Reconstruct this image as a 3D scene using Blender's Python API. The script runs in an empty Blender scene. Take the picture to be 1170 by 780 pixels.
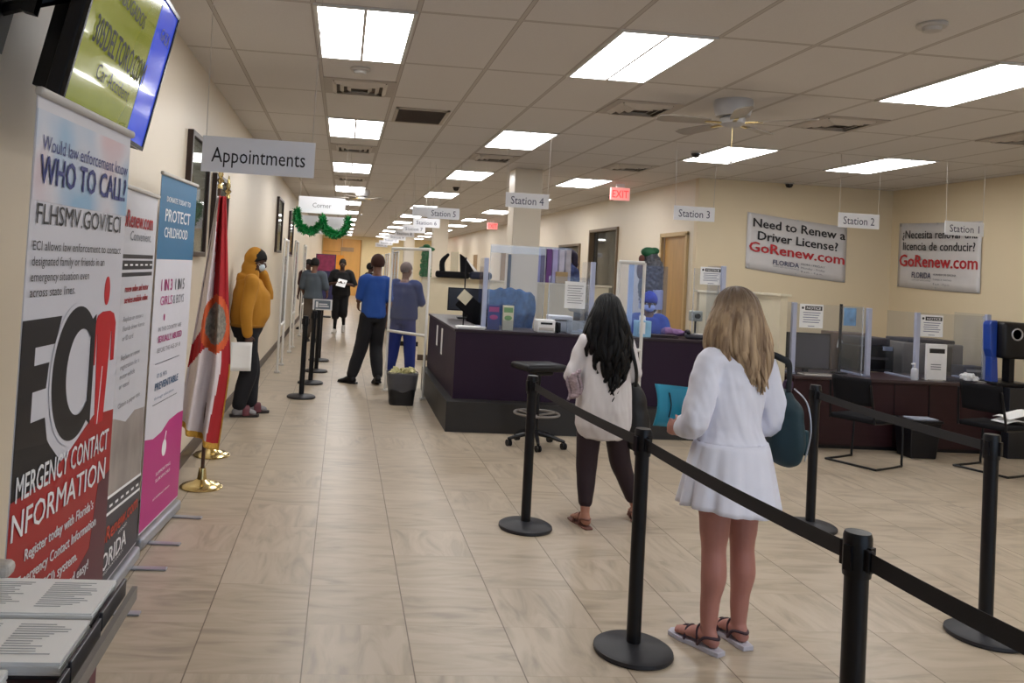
import bpy, bmesh, math, random
from mathutils import Vector, Matrix, noise
random.seed(7)
PI = math.pi
sc = bpy.context.scene
col = sc.collection
# ------------------------------------------------------------------ camera, world, exposure
cam = bpy.data.cameras.new('camera')
cam.sensor_width = 36.0
cam.lens = 932.88 / 1170 * 36.0
cam.shift_x = (585 - 481.55) / 1170
cam.shift_y = -(390 - 279.47) / 1170
cam.clip_start = 0.05
cam_o = bpy.data.objects.new('camera', cam); col.objects.link(cam_o)
def _camaxes():
    yaw, pitch, roll = .0936, -.0283, .0557
    f = Vector((math.sin(yaw)*math.cos(pitch), math.cos(yaw)*math.cos(pitch), -math.sin(pitch)))
    r = Vector((math.cos(yaw), -math.sin(yaw), 0)); u = r.cross(f)
    c, s = math.cos(roll), math.sin(roll)
    return c*r + s*u, -s*r + c*u, f
r_, u_, f_ = _camaxes()
M = Matrix((r_, u_, -f_)).transposed().to_4x4(); M.translation = Vector((0, 0, 1.6888))
cam_o.matrix_world = M
sc.camera = cam_o
sc.view_settings.view_transform = 'Standard'
sc.view_settings.look = 'None'
sc.view_settings.gamma = 1.0
sc.view_settings.use_curve_mapping = False
sc.view_settings.exposure = 0.68
PANEL = 9.0
w = bpy.data.worlds.new('world'); sc.world = w; w.use_nodes = True
bg = w.node_tree.nodes['Background']; bg.inputs[0].default_value = (.55, .68, 1, 1); bg.inputs[1].default_value = 3.4
CZ = 3.1786
XL, XR, YB, XI, YF = -1.2, 7.85, 11.1, 4.93, 44.0
GX, GY = .3481, 4.7099          # a corner of the ceiling grid
TX, TY, TS = -1.011, 3.4168, .4677   # floor tile grid

# ------------------------------------------------------------------ materials
def lin(h):
    if isinstance(h, str):
        h = h.lstrip('#'); v = [int(h[i:i+2], 16)/255 for i in (0, 2, 4)]
        return tuple(((x+.055)/1.055)**2.4 if x > .04045 else x/12.92 for x in v) + (1,)
    return h
_m = {}
def mat(name, color, rough=.5, metal=0, spec=.5, emit=0, noise_amt=.06, nscale=8, alpha=None, bump=0, stretch=None, coat=0):
    if name in _m: return _m[name]
    m = bpy.data.materials.new(name); m.use_nodes = True; nt = m.node_tree; N = nt.nodes; L = nt.links
    b = N['Principled BSDF']; c = lin(color)
    b.inputs['Roughness'].default_value = rough; b.inputs['Metallic'].default_value = metal
    b.inputs['Specular IOR Level'].default_value = spec
    if coat: b.inputs['Coat Weight'].default_value = coat
    tc = N.new('ShaderNodeTexCoord'); mp = N.new('ShaderNodeMapping'); L.new(tc.outputs['Object'], mp.inputs[0])
    if stretch: mp.inputs['Scale'].default_value = stretch
    nz = N.new('ShaderNodeTexNoise'); nz.inputs['Scale'].default_value = nscale; nz.inputs['Detail'].default_value = 3
    L.new(mp.outputs[0], nz.inputs[0])
    mx = N.new('ShaderNodeMix'); mx.data_type = 'RGBA'; L.new(nz.outputs[0], mx.inputs[0])
    mx.inputs[6].default_value = tuple(max(0, x*(1-noise_amt*2)) for x in c[:3])+(1,)
    mx.inputs[7].default_value = tuple(min(1, x*(1+noise_amt*2)) for x in c[:3])+(1,)
    L.new(mx.outputs[2], b.inputs['Base Color'])
    if bump:
        bp = N.new('ShaderNodeBump'); bp.inputs['Strength'].default_value = bump; bp.inputs['Distance'].default_value = .01
        L.new(nz.outputs[0], bp.inputs['Height']); L.new(bp.outputs[0], b.inputs['Normal'])
    if emit:
        L.new(mx.outputs[2], b.inputs['Emission Color']); b.inputs['Emission Strength'].default_value = emit
    if alpha is not None:
        b.inputs['Alpha'].default_value = alpha
    _m[name] = m; return m
def clear_mat(name, tint, body=.018, gloss=.06):
    if name in _m: return _m[name]
    m = bpy.data.materials.new(name); m.use_nodes = True; nt = m.node_tree; N = nt.nodes; L = nt.links
    N.remove(N['Principled BSDF']); out = N['Material Output']
    t = N.new('ShaderNodeBsdfTransparent'); t.inputs[0].default_value = lin(tint)
    d = N.new('ShaderNodeBsdfDiffuse'); d.inputs[0].default_value = lin('#dfe6ee')
    g = N.new('ShaderNodeBsdfGlossy'); g.inputs['Roughness'].default_value = .03
    m1 = N.new('ShaderNodeMixShader'); m1.inputs[0].default_value = body
    fr = N.new('ShaderNodeLayerWeight'); fr.inputs[0].default_value = .5
    pw = N.new('ShaderNodeMath'); pw.operation = 'POWER'; pw.inputs[1].default_value = 3.4
    L.new(fr.outputs['Facing'], pw.inputs[0])
    mu = N.new('ShaderNodeMath'); mu.operation = 'MULTIPLY_ADD'; mu.inputs[1].default_value = .45; mu.inputs[2].default_value = gloss*.35
    L.new(pw.outputs[0], mu.inputs[0])
    m2 = N.new('ShaderNodeMixShader'); L.new(mu.outputs[0], m2.inputs[0])
    L.new(t.outputs[0], m1.inputs[1]); L.new(d.outputs[0], m1.inputs[2])
    L.new(m1.outputs[0], m2.inputs[1]); L.new(g.outputs[0], m2.inputs[2]); L.new(m2.outputs[0], out.inputs[0])
    _m[name] = m; return m
def mathn(nt, op, a, b=None, c=None):
    n = nt.nodes.new('ShaderNodeMath'); n.operation = op
    for i, v in enumerate((a, b, c)):
        if v is None: continue
        if isinstance(v, (int, float)): n.inputs[i].default_value = v
        else: nt.links.new(v, n.inputs[i])
    return n.outputs[0]
def grid_line(nt, coord, origin, pitch, half):
    """1 on the joint lines, 0 elsewhere"""
    a = mathn(nt, 'DIVIDE', mathn(nt, 'SUBTRACT', coord, origin), pitch)
    fr = mathn(nt, 'FRACT', a)
    d = mathn(nt, 'MINIMUM', fr, mathn(nt, 'SUBTRACT', 1, fr))
    return mathn(nt, 'LESS_THAN', d, half/pitch), mathn(nt, 'FLOOR', a)
def mixc(nt, f, a, b, mode='MIX'):
    m = nt.nodes.new('ShaderNodeMix'); m.data_type = 'RGBA'; m.blend_type = mode
    for i, v in ((0, f), (6, a), (7, b)):
        if isinstance(v, (tuple, float, int)): m.inputs[i].default_value = v
        else: nt.links.new(v, m.inputs[i])
    return m.outputs[2]
def floor_mat():
    m = bpy.data.materials.new('floor_tile'); m.use_nodes = True; nt = m.node_tree; N = nt.nodes; L = nt.links
    b = N['Principled BSDF']; tc = N.new('ShaderNodeTexCoord'); sp = N.new('ShaderNodeSeparateXYZ'); L.new(tc.outputs['Object'], sp.inputs[0])
    gx, ix = grid_line(nt, sp.outputs[0], TX, TS, .0028); gy, iy = grid_line(nt, sp.outputs[1], TY, TS, .0016)
    cell = N.new('ShaderNodeCombineXYZ'); L.new(ix, cell.inputs[0]); L.new(iy, cell.inputs[1])
    wn = N.new('ShaderNodeTexWhiteNoise'); L.new(cell.outputs[0], wn.inputs['Vector'])
    # each tile gets its own offset, and half of them turned a quarter
    off = N.new('ShaderNodeVectorMath'); off.operation = 'MULTIPLY_ADD'; L.new(wn.outputs['Color'], off.inputs[0]); off.inputs[1].default_value = (17, 17, 17); L.new(tc.outputs['Object'], off.inputs[2])
    turn = mathn(nt, 'MULTIPLY', mathn(nt, 'GREATER_THAN', wn.outputs['Value'], .35), PI/2)
    rot = N.new('ShaderNodeVectorRotate'); rot.rotation_type = 'Z_AXIS'; L.new(off.outputs[0], rot.inputs['Vector']); L.new(turn, rot.inputs['Angle'])
    mp = N.new('ShaderNodeMapping'); mp.inputs['Scale'].default_value = (7, 1.6, 1); L.new(rot.outputs[0], mp.inputs[0])
    n1 = N.new('ShaderNodeTexNoise'); n1.inputs['Scale'].default_value = 1.4; n1.inputs['Detail'].default_value = 6; n1.inputs['Distortion'].default_value = 1.2; L.new(mp.outputs[0], n1.inputs[0])
    cr = N.new('ShaderNodeValToRGB'); L.new(n1.outputs[0], cr.inputs[0])
    e = cr.color_ramp.elements; e[0].position = .3; e[0].color = lin('#918576'); e[1].position = .62; e[1].color = lin('#b9ab99')
    x = e.new(.46); x.color = lin('#ab9d8a')
    n2 = N.new('ShaderNodeTexNoise'); n2.inputs['Scale'].default_value = .5; L.new(tc.outputs['Object'], n2.inputs[0])
    c1 = mixc(nt, mathn(nt, 'MULTIPLY', n2.outputs[0], .3), cr.outputs[0], lin('#a4937a'))
    tv = mathn(nt, 'MULTIPLY', wn.outputs['Value'], .22)
    c2 = mixc(nt, tv, c1, lin('#998a73'))
    c3 = mixc(nt, mathn(nt, 'MULTIPLY', gy, .45), c2, lin('#8c7b66'))
    c4 = mixc(nt, mathn(nt, 'MULTIPLY', gx, .9), c3, lin('#5f5040'))
    L.new(c4, b.inputs['Base Color'])
    ro = mathn(nt, 'MULTIPLY_ADD', n1.outputs[0], .12, .28); L.new(ro, b.inputs['Roughness'])
    b.inputs['Specular IOR Level'].default_value = .45
    bp = N.new('ShaderNodeBump'); bp.inputs['Strength'].default_value = .06; bp.inputs['Distance'].default_value = .004; L.new(n1.outputs[0], bp.inputs['Height']); L.new(bp.outputs[0], b.inputs['Normal'])
    return m
def ceiling_mat():
    m = bpy.data.materials.new('ceiling_tile'); m.use_nodes = True; nt = m.node_tree; N = nt.nodes; L = nt.links
    b = N['Principled BSDF']; tc = N.new('ShaderNodeTexCoord'); sp = N.new('ShaderNodeSeparateXYZ'); L.new(tc.outputs['Object'], sp.inputs[0])
    gx, ix = grid_line(nt, sp.outputs[0], GX, .61, .012); gy, iy = grid_line(nt, sp.outputs[1], GY, 1.22, .012)
    ex, _ = grid_line(nt, sp.outputs[0], GX, .61, .016); ey, _ = grid_line(nt, sp.outputs[1], GY, 1.22, .016)
    n1 = N.new('ShaderNodeTexNoise'); n1.inputs['Scale'].default_value = 160; L.new(tc.outputs['Object'], n1.inputs[0])
    n2 = N.new('ShaderNodeTexNoise'); n2.inputs['Scale'].default_value = .8; L.new(tc.outputs['Object'], n2.inputs[0])
    c = mixc(nt, n1.outputs[0], lin('#cbc6c2'), lin('#d9d5d1'))
    c = mixc(nt, mathn(nt, 'MULTIPLY', n2.outputs[0], .35), c, lin('#c9c1b9'))
    c = mixc(nt, mathn(nt, 'MAXIMUM', ex, ey), c, lin('#8b827a'))
    c = mixc(nt, mathn(nt, 'MAXIMUM', gx, gy), c, lin('#b9b1a9'))
    L.new(c, b.inputs['Base Color']); b.inputs['Roughness'].default_value = .85
    bp = N.new('ShaderNodeBump'); bp.inputs['Strength'].default_value = .25; bp.inputs['Distance'].default_value = .003; L.new(n1.outputs[0], bp.inputs['Height']); L.new(bp.outputs[0], b.inputs['Normal'])
    return m
FLOOR, CEIL = floor_mat(), ceiling_mat()
WALL = mat('wall_cream', '#d9cdb9', .42, noise_amt=.02, nscale=1.5, bump=.02)
WALL2 = mat('wall_cream_right', '#d9c8a8', .55, noise_amt=.02, nscale=1.5)
FARW = mat('far_wood', '#dca75c', .4, noise_amt=.1, nscale=3, stretch=(1, 1, .2))
BASEB = mat('baseboard_brown', '#4a3a30', .45)
BLACK = mat('black_plastic', '#0c0c12', .42, spec=.35)
BLACKM = mat('black_metal', '#08090f', .38, spec=.35)
BLKF = mat('black_fabric', '#121216', .9, spec=.2)
STEEL = mat('brushed_alu', '#b9bcc4', .35, .7)
LAV = mat('pale_aluminium', '#aeb4cc', .4, .2)
CHROME = mat('chrome', '#dcdcdc', .12, 1)
BRASS = mat('brass', '#d9c38a', .18, 1)
WHITE = mat('white_plastic', '#e6e5e6', .4)
PVC = mat('white_pvc', '#dcdad6', .35)
PAPER = mat('paper_white', '#eeeeee', .7, noise_amt=.02)
GREY = mat('grey_plastic', '#77716c', .5)
LGREY = mat('light_grey', '#b9b4ae', .5)
DGREY = mat('dark_grey', '#34323a', .5)
PURPLE = mat('plum_laminate', '#26132a', .5, spec=.25, noise_amt=.05, nscale=3)
MAROON = mat('mahogany_laminate', '#2c151a', .45, spec=.3, noise_amt=.18, nscale=4, stretch=(.6, .6, 8))
PLINTH = mat('plinth_dark', '#211e1d', .5)
COUNTERTOP = mat('counter_top_dark', '#2a1d24', .4, spec=.3)
CREAM = mat('cream_partition', '#d6cbb0', .6, noise_amt=.03)
CLEAR = clear_mat('clear_acrylic', '#f4f6fa')
GLASS = clear_mat('window_glass', '#d8dcd8', .02, .1)
DOORW = mat('door_oak', '#a9834f', .4, noise_amt=.12, nscale=5, stretch=(4, 4, .5))
TXK = mat('ink_black', '#17151a', .5, noise_amt=.01)
TXR = mat('ink_red', '#b3252c', .5, noise_amt=.01)
TXN = mat('ink_navy', '#27307a', .5, noise_amt=.01)
TXW = mat('ink_white', '#f0f0f2', .5, noise_amt=.01)
TXG = mat('ink_grey', '#6f7178', .5, noise_amt=.01)
TXD = mat('ink_dim', '#a89aa5', .5, noise_amt=.01)

# ------------------------------------------------------------------ mesh tools
class MB:
    def __init__(s): s.v = []; s.f = []; s.m = []; s.cm = 0
    def add(s, vs, fs):
        o = len(s.v); s.v += [tuple(x) for x in vs]
        for f in fs: s.f.append(tuple(o+i for i in f)); s.m.append(s.cm)
        return s
    def box(s, c, d, rot=None):
        x, y, z = d[0]/2, d[1]/2, d[2]/2
        vs = [Vector((a*x, b*y, e*z)) for e in (-1, 1) for b in (-1, 1) for a in (-1, 1)]
        if rot is not None: vs = [rot @ v for v in vs]
        vs = [v+Vector(c) for v in vs]
        return s.add(vs, [(0, 2, 3, 1), (4, 5, 7, 6), (0, 1, 5, 4), (2, 6, 7, 3), (0, 4, 6, 2), (1, 3, 7, 5)])
    def bb(s, x0, x1, y0, y1, z0, z1): return s.box(((x0+x1)/2, (y0+y1)/2, (z0+z1)/2), (abs(x1-x0), abs(y1-y0), abs(z1-z0)))
    def rbox(s, c, d, r=.01, rot=None, seg=3):
        """box with all vertical edges rounded and soft top: a stack of rounded rectangles"""
        x, y, z = d[0]/2, d[1]/2, d[2]/2; r = min(r, x*.99, y*.99, z*.99)
        def ring(ins, zz):
            o = []
            for k, (sx, sy) in enumerate(((1, 1), (-1, 1), (-1, -1), (1, -1))):
                for q in range(seg+1):
                    a = PI/2*(k+q/seg); rr = r-ins
                    o.append(Vector((sx*(x-r)+rr*math.cos(a), sy*(y-r)+rr*math.sin(a), zz)))
            return o
        rings = []
        for q in range(seg+1):
            a = PI/2*q/seg; rings.append(ring(r*(1-math.sin(a))*.95, -z+r*(1-math.cos(a))))
        for q in range(seg, -1, -1):
            a = PI/2*q/seg; rings.append(ring(r*(1-math.sin(a))*.95, z-r*(1-math.cos(a))))
        n = len(rings[0]); vs = [p for R in rings for p in R]
        if rot is not None: vs = [rot @ v for v in vs]
        vs = [v+Vector(c) for v in vs]
        fs = [(i*n+j, i*n+(j+1) % n, (i+1)*n+(j+1) % n, (i+1)*n+j) for i in range(len(rings)-1) for j in range(n)]
        fs += [tuple(range(n-1, -1, -1)), tuple((len(rings)-1)*n+j for j in range(n))]
        return s.add(vs, fs)
    def loft(s, rings, cap=True):
        n = len(rings[0]); vs = [p for R in rings for p in R]
        fs = [(i*n+j, i*n+(j+1) % n, (i+1)*n+(j+1) % n, (i+1)*n+j) for i in range(len(rings)-1) for j in range(n)]
        if cap: fs += [tuple(range(n-1, -1, -1)), tuple((len(rings)-1)*n+j for j in range(n))]
        return s.add(vs, fs)
    def lathe(s, prof, n=24, c=(0, 0, 0), rot=None):
        rings = []
        for r, z in prof:
            R = [Vector((max(r, 1e-4)*math.cos(2*PI*k/n), max(r, 1e-4)*math.sin(2*PI*k/n), z)) for k in range(n)]
            if rot is not None: R = [rot @ p for p in R]
            rings.append([p+Vector(c) for p in R])
        return s.loft(rings)
    def cyl(s, a, b, r0, r1=None, n=14):
        a, b = Vector(a), Vector(b); r1 = r0 if r1 is None else r1
        d = (b-a).normalized(); x = d.orthogonal().normalized(); y = d.cross(x)
        ring = lambda c, r: [c+x*r*math.cos(2*PI*k/n)+y*r*math.sin(2*PI*k/n) for k in range(n)]
        return s.loft([ring(a, r0), ring(b, r1)])
    def limb(s, pts, rad, n=14, sub=4, flat=None, flatdir=None, cap=True):
        """smooth tube through pts; flat: ellipse ratio list (width along flatdir)"""
        P = [Vector(p) for p in pts]; Q = []; Rr = []; Fl = []
        flat = flat or [1]*len(P)
        for i in range(len(P)-1):
            p0 = P[max(i-1, 0)]; p1 = P[i]; p2 = P[i+1]; p3 = P[min(i+2, len(P)-1)]
            for q in range(sub if i < len(P)-2 else sub+1):
                t = q/sub
                Q.append(.5*((2*p1)+(p2-p0)*t+(2*p0-5*p1+4*p2-p3)*t*t+(3*p1-p0-3*p2+p3)*t**3))
                u = t*t*(3-2*t); Rr.append(rad[i]*(1-u)+rad[i+1]*u); Fl.append(flat[i]*(1-u)+flat[i+1]*u)
        rings = []; x = None
        for i, c in enumerate(Q):
            d = (Q[min(i+1, len(Q)-1)]-Q[max(i-1, 0)]).normalized()
            if x is None: x = (Vector(flatdir) if flatdir is not None else d.orthogonal())
            x = (x-d*x.dot(d)).normalized(); y = d.cross(x)
            rings.append([c+x*Rr[i]*Fl[i]*math.cos(2*PI*k/n)+y*Rr[i]*math.sin(2*PI*k/n) for k in range(n)])
        if cap:
            def end(R, c, d, r): return [[c+(p-c)*k+d*r*h for p in R] for k, h in ((.86, .5), (.5, .86), (.12, 1))]
            d0 = (Q[0]-Q[1]).normalized(); d1 = (Q[-1]-Q[-2]).normalized()
            rings = list(reversed(end(rings[0], Q[0], d0, Rr[0]*.9))) + rings + end(rings[-1], Q[-1], d1, Rr[-1]*.9)
        return s.loft(rings)
    def ell(s, c, r, rot=None, n=16, m=10):
        rings = []
        for i in range(1, m):
            a = -PI/2+PI*i/m
            R = [Vector((r[0]*math.cos(a)*math.cos(2*PI*k/n), r[1]*math.cos(a)*math.sin(2*PI*k/n), r[2]*math.sin(a))) for k in range(n)]
            if rot is not None: R = [rot @ p for p in R]
            rings.append([p+Vector(c) for p in R])
        return s.loft(rings)
    def prism(s, pts, y0, y1):
        """polygon in the xz plane between y0 and y1"""
        n = len(pts); vs = [(x, y0, z) for x, z in pts]+[(x, y1, z) for x, z in pts]
        return s.add(vs, [tuple(range(n)), tuple(range(2*n-1, n-1, -1))]+[(i, i+n, (i+1) % n+n, (i+1) % n) for i in range(n)])
    def hprism(s, pts, z0, z1):
        n = len(pts); vs = [(x, y, z0) for x, y in pts]+[(x, y, z1) for x, y in pts]
        return s.add(vs, [tuple(range(n-1, -1, -1)), tuple(range(n, 2*n))]+[(i, (i+1) % n, (i+1) % n+n, i+n) for i in range(n)])
    def sheet(s, P, nu, nv, th=0):
        """P(i/nu, j/nv) -> point; optional thickness as a second layer"""
        vs = [Vector(P(i/nu, j/nv)) for j in range(nv+1) for i in range(nu+1)]
        fs = [(j*(nu+1)+i, j*(nu+1)+i+1, (j+1)*(nu+1)+i+1, (j+1)*(nu+1)+i) for j in range(nv) for i in range(nu)]
        return s.add(vs, fs)
    def mesh(s, name, mats):
        me = bpy.data.meshes.new(name); me.from_pydata(s.v, [], s.f)
        for m in (mats if isinstance(mats, (list, tuple)) else [mats]): me.materials.append(m)
        if any(s.m): me.polygons.foreach_set('material_index', s.m)
        bm = bmesh.new(); bm.from_mesh(me); bmesh.ops.recalc_face_normals(bm, faces=bm.faces); bm.to_mesh(me); bm.free()
        return me
    def build(s, name, mats, parent=None, loc=None, smooth=False, bevel=0, solid=0, rot=None):
        me = s.mesh(name, mats); o = bpy.data.objects.new(name, me); col.objects.link(o)
        if parent: o.parent = parent
        if loc is not None: o.location = loc
        if rot is not None: o.rotation_euler = rot
        if smooth:
            me.polygons.foreach_set('use_smooth', [True]*len(me.polygons))
            if smooth != 'all': me.set_sharp_from_angle(angle=math.radians(40))
        if solid:
            q = o.modifiers.new('solidify', 'SOLIDIFY'); q.thickness = solid; q.offset = 0
        if bevel:
            q = o.modifiers.new('bevel', 'BEVEL'); q.width = bevel; q.segments = 2; q.limit_method = 'ANGLE'
        return o
class Lines(MB):
    """like MB, but every shape added becomes a part of its own"""
    def __init__(s): s.items = []
    def add(s, vs, fs): s.items.append(MB().add(vs, fs)); return s
    def build(s, name, mats, parent=None, **k): return [i.build(name, mats, parent, **k) for i in s.items]
def thing(name, label, cat, loc=(0, 0, 0), rz=0, group=None):
    o = bpy.data.objects.new(name, None); col.objects.link(o); o.empty_display_size = .1
    o.location = loc; o.rotation_euler = (0, 0, rz); o['label'] = label; o['category'] = cat
    if group: o['group'] = group
    return o
def tag(o, label, cat, group=None, kind=None):
    o['label'] = label; o['category'] = cat
    if group: o['group'] = group
    if kind: o['kind'] = kind
    return o
def struct(o): o['kind'] = 'structure'; return o
def dup(root, loc, rz=None, label=None, group=None):
    r = root.copy(); col.objects.link(r); r.location = loc
    if rz is not None: r.rotation_euler = (0, 0, rz)
    if label: r['label'] = label
    if group: r['group'] = group
    def rec(a, b):
        for ch in list(a.children):
            if ch == b: continue
            c = ch.copy(); col.objects.link(c); c.parent = b; rec(ch, c)
    rec(root, r); return r
def remesh(name, mb, vox, mats, parent, sm=6, wr=0, wscale=6, wstretch=(1, 1, 1), cut=None):
    me = bpy.data.meshes.new(name); me.from_pydata(mb.v, [], mb.f)
    bm = bmesh.new(); bm.from_mesh(me); bmesh.ops.recalc_face_normals(bm, faces=bm.faces); bm.to_mesh(me); bm.free()
    o = bpy.data.objects.new(name, me); col.objects.link(o)
    q = o.modifiers.new('r', 'REMESH'); q.mode = 'VOXEL'; q.voxel_size = vox; q.use_smooth_shade = True
    q = o.modifiers.new('s', 'SMOOTH'); q.factor = .5; q.iterations = sm
    dg = bpy.context.evaluated_depsgraph_get(); dg.update()
    me2 = bpy.data.meshes.new_from_object(o.evaluated_get(dg)); bpy.data.objects.remove(o); bpy.data.meshes.remove(me)
    if wr:
        for v in me2.vertices:
            p = Vector((v.co.x*wstretch[0], v.co.y*wstretch[1], v.co.z*wstretch[2]))*wscale
            n = noise.noise(p)+.5*noise.noise(p*2.1)
            v.co += v.normal*n*wr
    me2.materials.clear(); me2.materials.append(mats)
    me2.polygons.foreach_set('use_smooth', [True]*len(me2.polygons))
    o = bpy.data.objects.new(name, me2); col.objects.link(o); o.parent = parent
    return o
_tc = {}
def glyphs(s, bold=0):
    k = (s, bold)
    if k in _tc: return _tc[k]
    cu = bpy.data.curves.new('t', 'FONT'); cu.body = s; cu.size = 1; cu.offset = bold; cu.resolution_u = 2
    o = bpy.data.objects.new('t', cu); col.objects.link(o)
    dg = bpy.context.evaluated_depsgraph_get(); dg.update()
    me = bpy.data.meshes.new_from_object(o.evaluated_get(dg))
    vs = [tuple(v.co) for v in me.vertices]; fs = [tuple(p.vertices) for p in me.polygons]
    bpy.data.objects.remove(o); bpy.data.curves.remove(cu); bpy.data.meshes.remove(me)
    if not vs: vs = [(0, 0, 0)]
    x0 = min(v[0] for v in vs); x1 = max(v[0] for v in vs)
    _tc[k] = (vs, fs, x0, x1); return _tc[k]
def text(mb, s, x, z, h, wd=None, y=-.001, align='l', bold=0, shear=0, slope=0, mirror=False):
    """lettering in the xz plane facing -y; h = capital height, wd = full width; slope: rise per metre"""
    vs, fs, x0, x1 = glyphs(s, 0); k = h/.72; kx = (wd/(x1-x0)) if wd else k
    W = (x1-x0)*kx; ox = {'l': 0, 'c': -W/2, 'r': -W}[align]
    out = []; bold *= .75; copies = [(0, 0)] if bold < .006 else [(0, 0), (bold, 0), (-bold, 0), (0, bold*.7), (0, -bold*.7)]
    fs = [tuple(i+c*len(vs) for i in f) for c in range(len(copies)) for f in fs]
    for v in [(a[0]+dx, a[1]+dz, c) for c, (dx, dz) in enumerate(copies) for a in vs]:
        px = (v[0]-x0)*kx
        if mirror: px = W-px
        px += ox; pz = v[1]*k
        out.append((x+px+shear*pz, y-.00035*v[2], z+pz+slope*px))
    return mb.add(out, fs)
# ------------------------------------------------------------------ the room
def wallbox(name, x0, x1, y0, y1, z0, z1, m, parent=None):
    o = MB().bb(x0, x1, y0, y1, z0, z1).build(name, m, parent)
    return o
struct(wallbox('floor', XL-.1, 9.6, -4.1, YF+.1, -.1, 0, FLOOR))
struct(wallbox('ceiling', XL-.1, 9.6, -4.1, YF+.1, CZ, CZ+.1, CEIL))
struct(wallbox('wall_left', XL-.1, XL, -4.1, YF+.1, 0, CZ, WALL))
struct(wallbox('wall_right', XR, XR+.1, -4.1, YB+.1, 0, CZ, WALL2))
struct(wallbox('wall_back', XI, XR+.1, YB, YB+.1, 0, CZ, WALL2))
wf = MB(); wf.bb(XL, 1.0, -4.1, -4.0, 0, CZ); wf.bb(1.0, XR, -4.1, -4.0, 0, .5); wf.bb(1.0, XR, -4.1, -4.0, 2.7, CZ)
struct(wf.build('wall_front', WALL))
# inner wall with its openings
ops = [(11.37, 12.33, 0, 2.41), (14.4, 16.1, 1.30, 2.63), (16.75, 18.4, 1.5, 2.38), (24.5, 25.5, 0, 2.3), (30, 31.0, 0, 2.3)]
wi = MB(); y = YB+.1
for a, b, z0, z1 in ops:
    wi.bb(XI, XI+.12, y, a, 0, CZ)
    if z0 > 0: wi.bb(XI, XI+.12, a, b, 0, z0)
    wi.bb(XI, XI+.12, a, b, z1, CZ); y = b
wi.bb(XI, XI+.12, y, YF+.1, 0, CZ)
struct(wi.build('wall_inner', WALL))
struct(wallbox('wall_far', XL-.1, XI+.2, YF, YF+.1, 0, CZ, mat('far_wall', '#e6d3a4', .5, noise_amt=.03)))
rm = MB(); rm.bb(8.2, 8.3, 12.8, 20, 0, CZ); rm.bb(XI+.12, 8.3, 12.7, 12.8, 0, CZ); rm.bb(XI+.12, 8.3, 20, 20.1, 0, CZ)
struct(rm.build('wall_office', mat('office_wall', '#b9a27c', .6)))
bbm = MB(); bbm.bb(XL, XL+.014, -4, YF, 0, .12)
struct(bbm.build('baseboard_left', BASEB, bevel=.003))
bbm = MB(); bbm.bb(XI, XR, YB-.014, YB, 0, .12); bbm.bb(XR-.014, XR, -4, YB, 0, .12)
struct(bbm.build('baseboard_back', BASEB))
# front shop window (behind the viewer)
win = thing('window_1', 'wide shop window with a pale aluminium frame', 'window', (4.4, -4.05, 0)); win['kind'] = 'structure'
g = MB()
for x in (-3.4, -1.1, 1.1, 3.4): g.box((x, 0, 1.6), (.06, .08, 2.2))
for z in (.53, 2.67): g.box((0, 0, z), (6.8, .08, .06))
g.build('window_frame', STEEL, win)
MB().box((0, 0, 1.6), (6.8, .006, 2.2)).build('pane', GLASS, win)
# oak door
d = thing('door_1', 'closed oak door in a cream frame behind station 3', 'door', (XI, 11.85, 0), -PI/2); d['kind'] = 'structure'
fr = MB(); 
for s in (-1, 1): fr.box((s*.475, -.012, 1.2), (.06, .05, 2.42))
fr.box((0, -.012, 2.40), (1.01, .05, .06)); fr.build('door_frame', mat('door_frame_tan', '#b79c6f', .5), d, bevel=.004)
MB().box((0, .05, 1.19), (.9, .045, 2.36)).build('door_panel', DOORW, d)
hd = MB().cyl((-.38, .03, 1.02), (-.38, -.03, 1.02), .028); hd.cyl((-.38, -.035, 1.02), (-.27, -.035, 1.02), .009); hd.build('door_handle', STEEL, d, smooth=True)
for nm, (a, b, z0, z1), lab in (('window_2', ops[1], 'tall office window with a dark room behind it'), ('window_3', ops[2], 'smaller office window further along the inner wall')):
    t = thing(nm, lab, 'window', (XI, (a+b)/2, 0), -PI/2); t['kind'] = 'structure'
    W = b-a; g = MB()
    for s in (-1, 1): g.box((s*(W/2-.02), .03, (z0+z1)/2), (.05, .13, z1-z0))
    g.box((0, .03, z1-.02), (W, .13, .05)); g.box((0, .03, z0+.01), (W, .16, .05))
    g.build('window_frame', mat('window_frame_brown', '#6d5a43', .5), t)
    MB().box((0, .06, (z0+z1)/2), (W, .006, z1-z0)).build('pane', GLASS, t)
for nm, (a, b, z0, z1), lab in (('door_2', ops[3], 'brown door further along the inner wall'), ('door_3', ops[4], 'farthest brown door along the inner wall')):
    t = thing(nm, lab, 'door', (XI, (a+b)/2, 0), -PI/2); t['kind'] = 'structure'
    MB().box((0, .04, z1/2), (b-a, .05, z1)).build('door_panel', mat('door_brown', '#8a6c44', .5), t)
# columns
for i, (x, y) in enumerate(((2.555, 11.6), (2.555, 22.0), (2.555, 32.5))):
    o = MB().bb(x-.2, x+.2, y-.2, y+.2, 0, CZ).build('column', WALL, bevel=.01); o['kind'] = 'structure'
    o['label'] = ['square cream column behind the station 4 sign', 'second square cream column, behind the station 5 sign', 'third and farthest square cream column'][i]
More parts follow.
